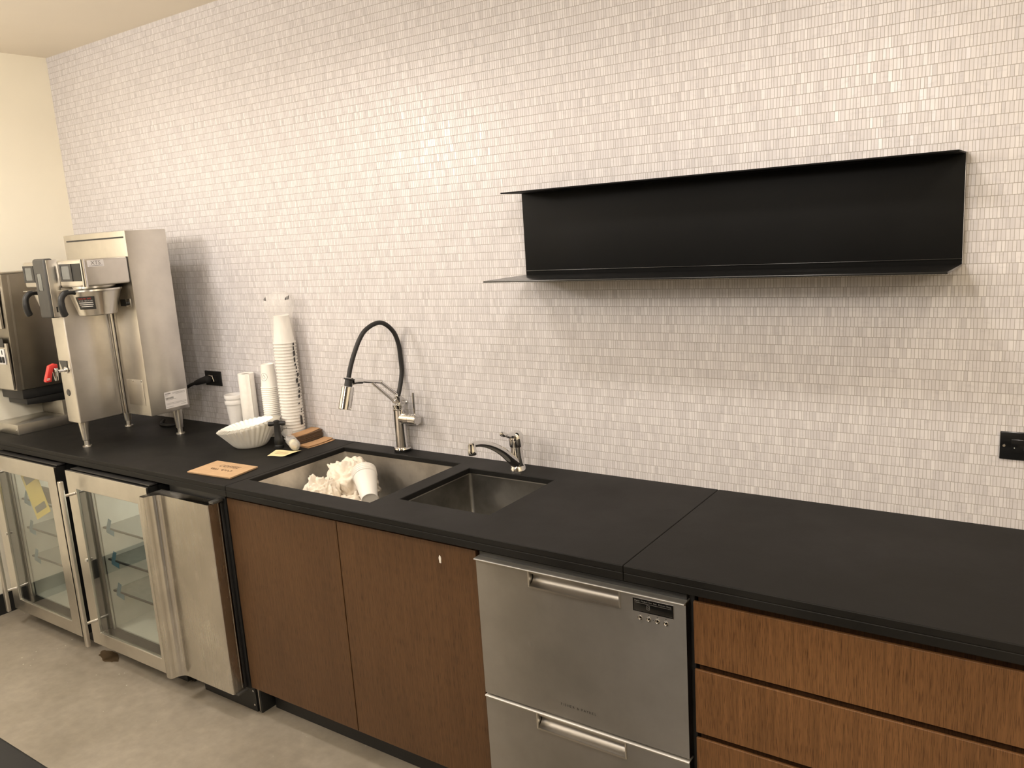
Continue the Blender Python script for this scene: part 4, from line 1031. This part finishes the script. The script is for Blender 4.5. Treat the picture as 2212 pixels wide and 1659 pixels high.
def cardboard():
    P = [(-1.7595, -0.569), (-1.5340, -0.5545), (-1.5555, -0.4200), (-1.7775, -0.4290)]
    t = thing('cardboard_piece', 'brown corrugated cardboard piece with handwriting near the counter edge', 'cardboard', (-1.655, -0.495, H))
    obj('board', MB().prism(P, 'z', H + 0.0012, H + 0.0062), 'card', t, smooth=False)
    # wavy flute along the torn edges
    fl = MB()
    for A, B in ((P[0], P[1]), (P[1], P[2])):
        A, B = Vector(A), Vector(B); d = (B - A); nrm = Vector((d.y, -d.x)).normalized(); n = 46
        pts = [(*(A + d * (k / n) + nrm * 0.0008), H + 0.0037 + 0.0016 * math.sin(k * PI)) for k in range(n + 1)]
        pts = [(p[0], p[1], H + 0.0037 + (0.0014 if k % 2 else -0.0014)) for k, p in enumerate(pts)]
        fl.tube(pts, 0.0004, 5)
    obj('flute_edge', fl, 'kraft_edge', t)
    a, b = Vector(P[0]), Vector(P[1]); xd = (b - a).normalized(); yd = Vector((-xd.y, xd.x))
    xd3, yd3 = (xd.x, xd.y, 0), (yd.x, yd.y, 0)
    tx = MB().text('COFFEE', 0.030, (*(a + xd * 0.060 + yd * 0.086), H + 0.0062), xd3, yd3)
    obj('handwriting', tx, 'soft_print', t, smooth=False)
    o = Vector((*(a + xd * 0.055 + yd * 0.058), H + 0.0066)); X = Vector(xd3); Y = Vector(yd3)
    sc = MB(); rnd = random.Random(2)
    for s0, s1 in ((0.0, 0.040), (0.055, 0.112)):
        pts = [o + X * (s0 + (s1 - s0) * k / 12) + Y * (0.010 * math.sin(k * 1.9) * (0.5 + 0.5 * rnd.random())) for k in range(13)]
        sc.tube(smooth_path(pts, 3), 0.0006, 5)
    obj('scribble', sc, 'soft_print', t)
cardboard()

# ------------------------------------------------------------------ rags and cups in the big sink
def lump(c, r, sc, seed, amp=0.28, fine=0.07, floor=None, rot=0):
    from mathutils import noise as mn
    m = MB(); bmesh.ops.create_icosphere(m.bm, subdivisions=6, radius=1.0)
    off = Vector((seed * 3.1, seed * 1.7, seed * 0.9)); R = Matrix.Rotation(rot, 3, 'Z')
    for v in m.bm.verts:
        d = v.co.normalized()
        wv = Vector((mn.noise(d * 1.7 + off), mn.noise(d * 1.7 + off + Vector((9, 2, 5))), mn.noise(d * 1.7 + off + Vector((3, 8, 1)))))
        e = d + wv * 0.55
        k = r * (1.06 + amp * 0.6 * mn.noise(d * 1.2 + off) + 0.40 * (abs(mn.noise(e * 1.9 + off)) - 0.2) + 0.20 * (abs(mn.noise(e * 4.3 + off * 0.7)) - 0.2) + fine * (abs(mn.noise(e * 9.5 + off)) - 0.2))
        q = R @ Vector((d.x * k * sc[0], d.y * k * sc[1], d.z * k * sc[2]))
        v.co = Vector(c) + q
        if floor is not None: v.co.z = max(v.co.z, floor + 0.0006 * seed)
    return m
ZS = ZS0 - 0.205
def rag(c, r, sc, seed, label, rot=0.0, amp=0.28):
    o = obj('cleaning_rag', lump(c, r, sc, seed, amp=amp, floor=ZS + 0.002, rot=rot), 'rag', loc=c, angle=180)
    tag(o, label, 'rag', 'white rags heaped in the sink')
rag((-1.300, -0.215, 0.775), 0.100, (0.95, 0.85, 1.0), 1, 'large crumpled white rag on top at the back of the heap in the sink')
rag((-1.300, -0.355, 0.755), 0.080, (0.75, 0.75, 1.15), 2, 'bulky white rag at the front left of the heap in the sink', 0.5)
rag((-1.190, -0.330, 0.715), 0.085, (1.0, 0.9, 0.9), 3, 'white rag in the middle of the heap, under the cups', 1.1)
rag((-1.230, -0.455, 0.690), 0.070, (1.2, 0.8, 0.75), 4, 'flat white rag at the front edge of the heap in the sink', 0.2)
rag((-1.090, -0.300, 0.690), 0.065, (0.9, 1.0, 0.8), 5, 'small white rag at the right of the heap, behind the cups', 0.7)
def scrap_film(pts, label, seed):
    from mathutils import noise as mn
    m = MB(); n = 8
    A, B, C, Dp = [Vector(p) for p in pts]
    g = []
    for i in range(n + 1):
        row = []
        for j in range(n + 1):
            p = A.lerp(B, i / n).lerp(Dp.lerp(C, i / n), j / n)
            q = mn.noise(p * 22 + Vector((seed, 0, 0))); row.append(m.bm.verts.new(p + Vector((0.008 * q, 0.008 * q, 0.012 * q))))
        g.append(row)
    for i in range(n):
        for j in range(n): m.bm.faces.new((g[i][j], g[i + 1][j], g[i + 1][j + 1], g[i][j + 1]))
    tag(obj('plastic_scrap', m, 'thinfilm', loc=A, angle=60), label, 'plastic scrap', 'crumpled clear plastic in the sink')
scrap_film([(-1.455, -0.33, 0.70), (-1.37, -0.38, 0.74), (-1.36, -0.30, 0.805), (-1.44, -0.24, 0.79)], 'crumpled clear plastic left of the rag heap', 1)
scrap_film([(-1.44, -0.43, 0.68), (-1.34, -0.44, 0.72), (-1.34, -0.37, 0.765), (-1.43, -0.36, 0.760)], 'crumpled clear plastic at the front left below the rags', 2)
scrap_film([(-1.06, -0.36, 0.70), (-0.99, -0.34, 0.71), (-0.985, -0.25, 0.835), (-1.05, -0.28, 0.78)], 'crumpled clear plastic right of the tipped cups', 3)

def tipped_cups():
    a, b = Vector((-1.186, -0.262, 0.868)), Vector((-1.092, -0.338, 0.800))   # rim end -> bottom end
    ax = (b - a).normalized()
    q = Vector((0, 0, 1)).rotation_difference(ax)
    first = None; n = 4
    for k in range(n):
        if first is None: first = o = obj('paper_cup', cup_mesh(0.0400, 0.0275, 0.112, 0.0029), 'paper', loc=(0, 0, 0), world=False)
        else: o = first.copy(); col.objects.link(o)
        o.rotation_mode = 'QUATERNION'; o.rotation_quaternion = q
        o.location = a + ax * (0.0085 * k)
        lab = ('outermost' if k == n - 1 else 'innermost' if k == 0 else 'second' if k == 2 else 'third') + ' white paper cup of the four nested and tipped over in the sink'
        tag(o, lab, 'paper cup', 'nested cups tipped over in the sink')
tipped_cups()

# ------------------------------------------------------------------ island counter in the near left corner, stain on the floor
def island():
    t = thing('island_counter', 'black island counter whose edge shows at the lower left', 'counter', (-0.36, -2.0, 0))
    obj('top', MB().box(-1.02, 0.30, -2.30, -1.703, 0.838, H, 0.006, 4), 'island', t)
    obj('base', MB().box(-0.98, 0.26, -2.27, -1.74, 0.0, 0.8375), 'island', t)
island()
def stain():
    m = MB(); n = 22; rnd = random.Random(9)
    m.poly([(-2.455 + (0.062 + 0.02 * rnd.random()) * math.cos(2 * PI * k / n) - 0.02 * math.sin(2 * PI * k / n), -0.607 + (0.026 + 0.012 * rnd.random()) * math.sin(2 * PI * k / n), 0.0012) for k in range(n)])
    o = obj('floor_stain', m, 'stain', loc=(-2.455, -0.607, 0)); tag(o, 'dark damp stain on the concrete below the second fridge', 'stain', kind='stuff')
stain()

# ------------------------------------------------------------------ light
WARM = (1.0, 0.925, 0.85); AMBER = (1.0, 0.86, 0.66)
def lamp(kind, name, x, y, z, e, r, c=WARM, **kw):
    l = bpy.data.lights.new(name, kind); l.energy = e; l.color = c; l.shadow_soft_size = r
    for k, v in kw.items(): setattr(l, k, v)
    o = bpy.data.objects.new(name, l); col.objects.link(o); o.location = (x, y, z)
    return o
for x, e, c in ((-2.35, 29, WARM), (-1.12, 33, WARM), (0.11, 33, WARM), (1.34, 26, AMBER)):
    lamp('SPOT', 'downlight', x, -1.0, ZC - 0.03, e, 0.12, c, spot_size=math.radians(165), spot_blend=0.6)
for x, y, e, c in ((-2.5, -2.0, 62, WARM), (0.0, -2.7, 56, WARM), (2.2, -2.5, 46, AMBER), (-1.4, -4.4, 50, WARM)):  # unseen fill lamps, added to lift the upper wall and soften shadows
    lamp('POINT', 'fill_lamp', x, y, 2.22, e, 0.14, c)
for x in (-2.874, -2.20):                                            # small lamps added to brighten the fridge interiors
    lamp('POINT', 'fridge_fill_light', x, -0.30, 0.74, 1.2, 0.03, (1.0, 0.97, 0.88))
w = bpy.data.worlds.new('room_air'); bpy.context.scene.world = w; w.use_nodes = True
w.node_tree.nodes['Background'].inputs[0].default_value = (1.0, 0.87, 0.70, 1); w.node_tree.nodes['Background'].inputs[1].default_value = 0.05

# ------------------------------------------------------------------ camera
cam = bpy.data.cameras.new('camera'); co = bpy.data.objects.new('camera', cam); col.objects.link(co)
cam.sensor_fit = 'HORIZONTAL'; cam.sensor_width = 36; cam.lens = 36 * 1781.297 / 2212; cam.clip_start = 0.05
yaw, pitch, roll = 0.61565, -0.18711, -0.06441
F = Vector((-math.sin(yaw) * math.cos(pitch), math.cos(yaw) * math.cos(pitch), math.sin(pitch)))
R0 = Vector((math.cos(yaw), math.sin(yaw), 0)); U0 = R0.cross(F)
Rv = R0 * math.cos(roll) + U0 * math.sin(roll); Uv = -R0 * math.sin(roll) + U0 * math.cos(roll)
co.matrix_world = Matrix(((Rv.x, Uv.x, -F.x, 0.85518), (Rv.y, Uv.y, -F.y, -2.21989), (Rv.z, Uv.z, -F.z, 1.66776), (0, 0, 0, 1)))
sc = bpy.context.scene; sc.camera = co
sc.view_settings.view_transform = 'Standard'; sc.view_settings.look = 'None'; sc.view_settings.exposure = 0.0
sc.cycles.max_bounces = 10; sc.cycles.diffuse_bounces = 5; sc.cycles.glossy_bounces = 5; sc.cycles.transparent_max_bounces = 24
sc.cycles.caustics_reflective = False; sc.cycles.caustics_refractive = False
sc.cycles.use_denoising = True
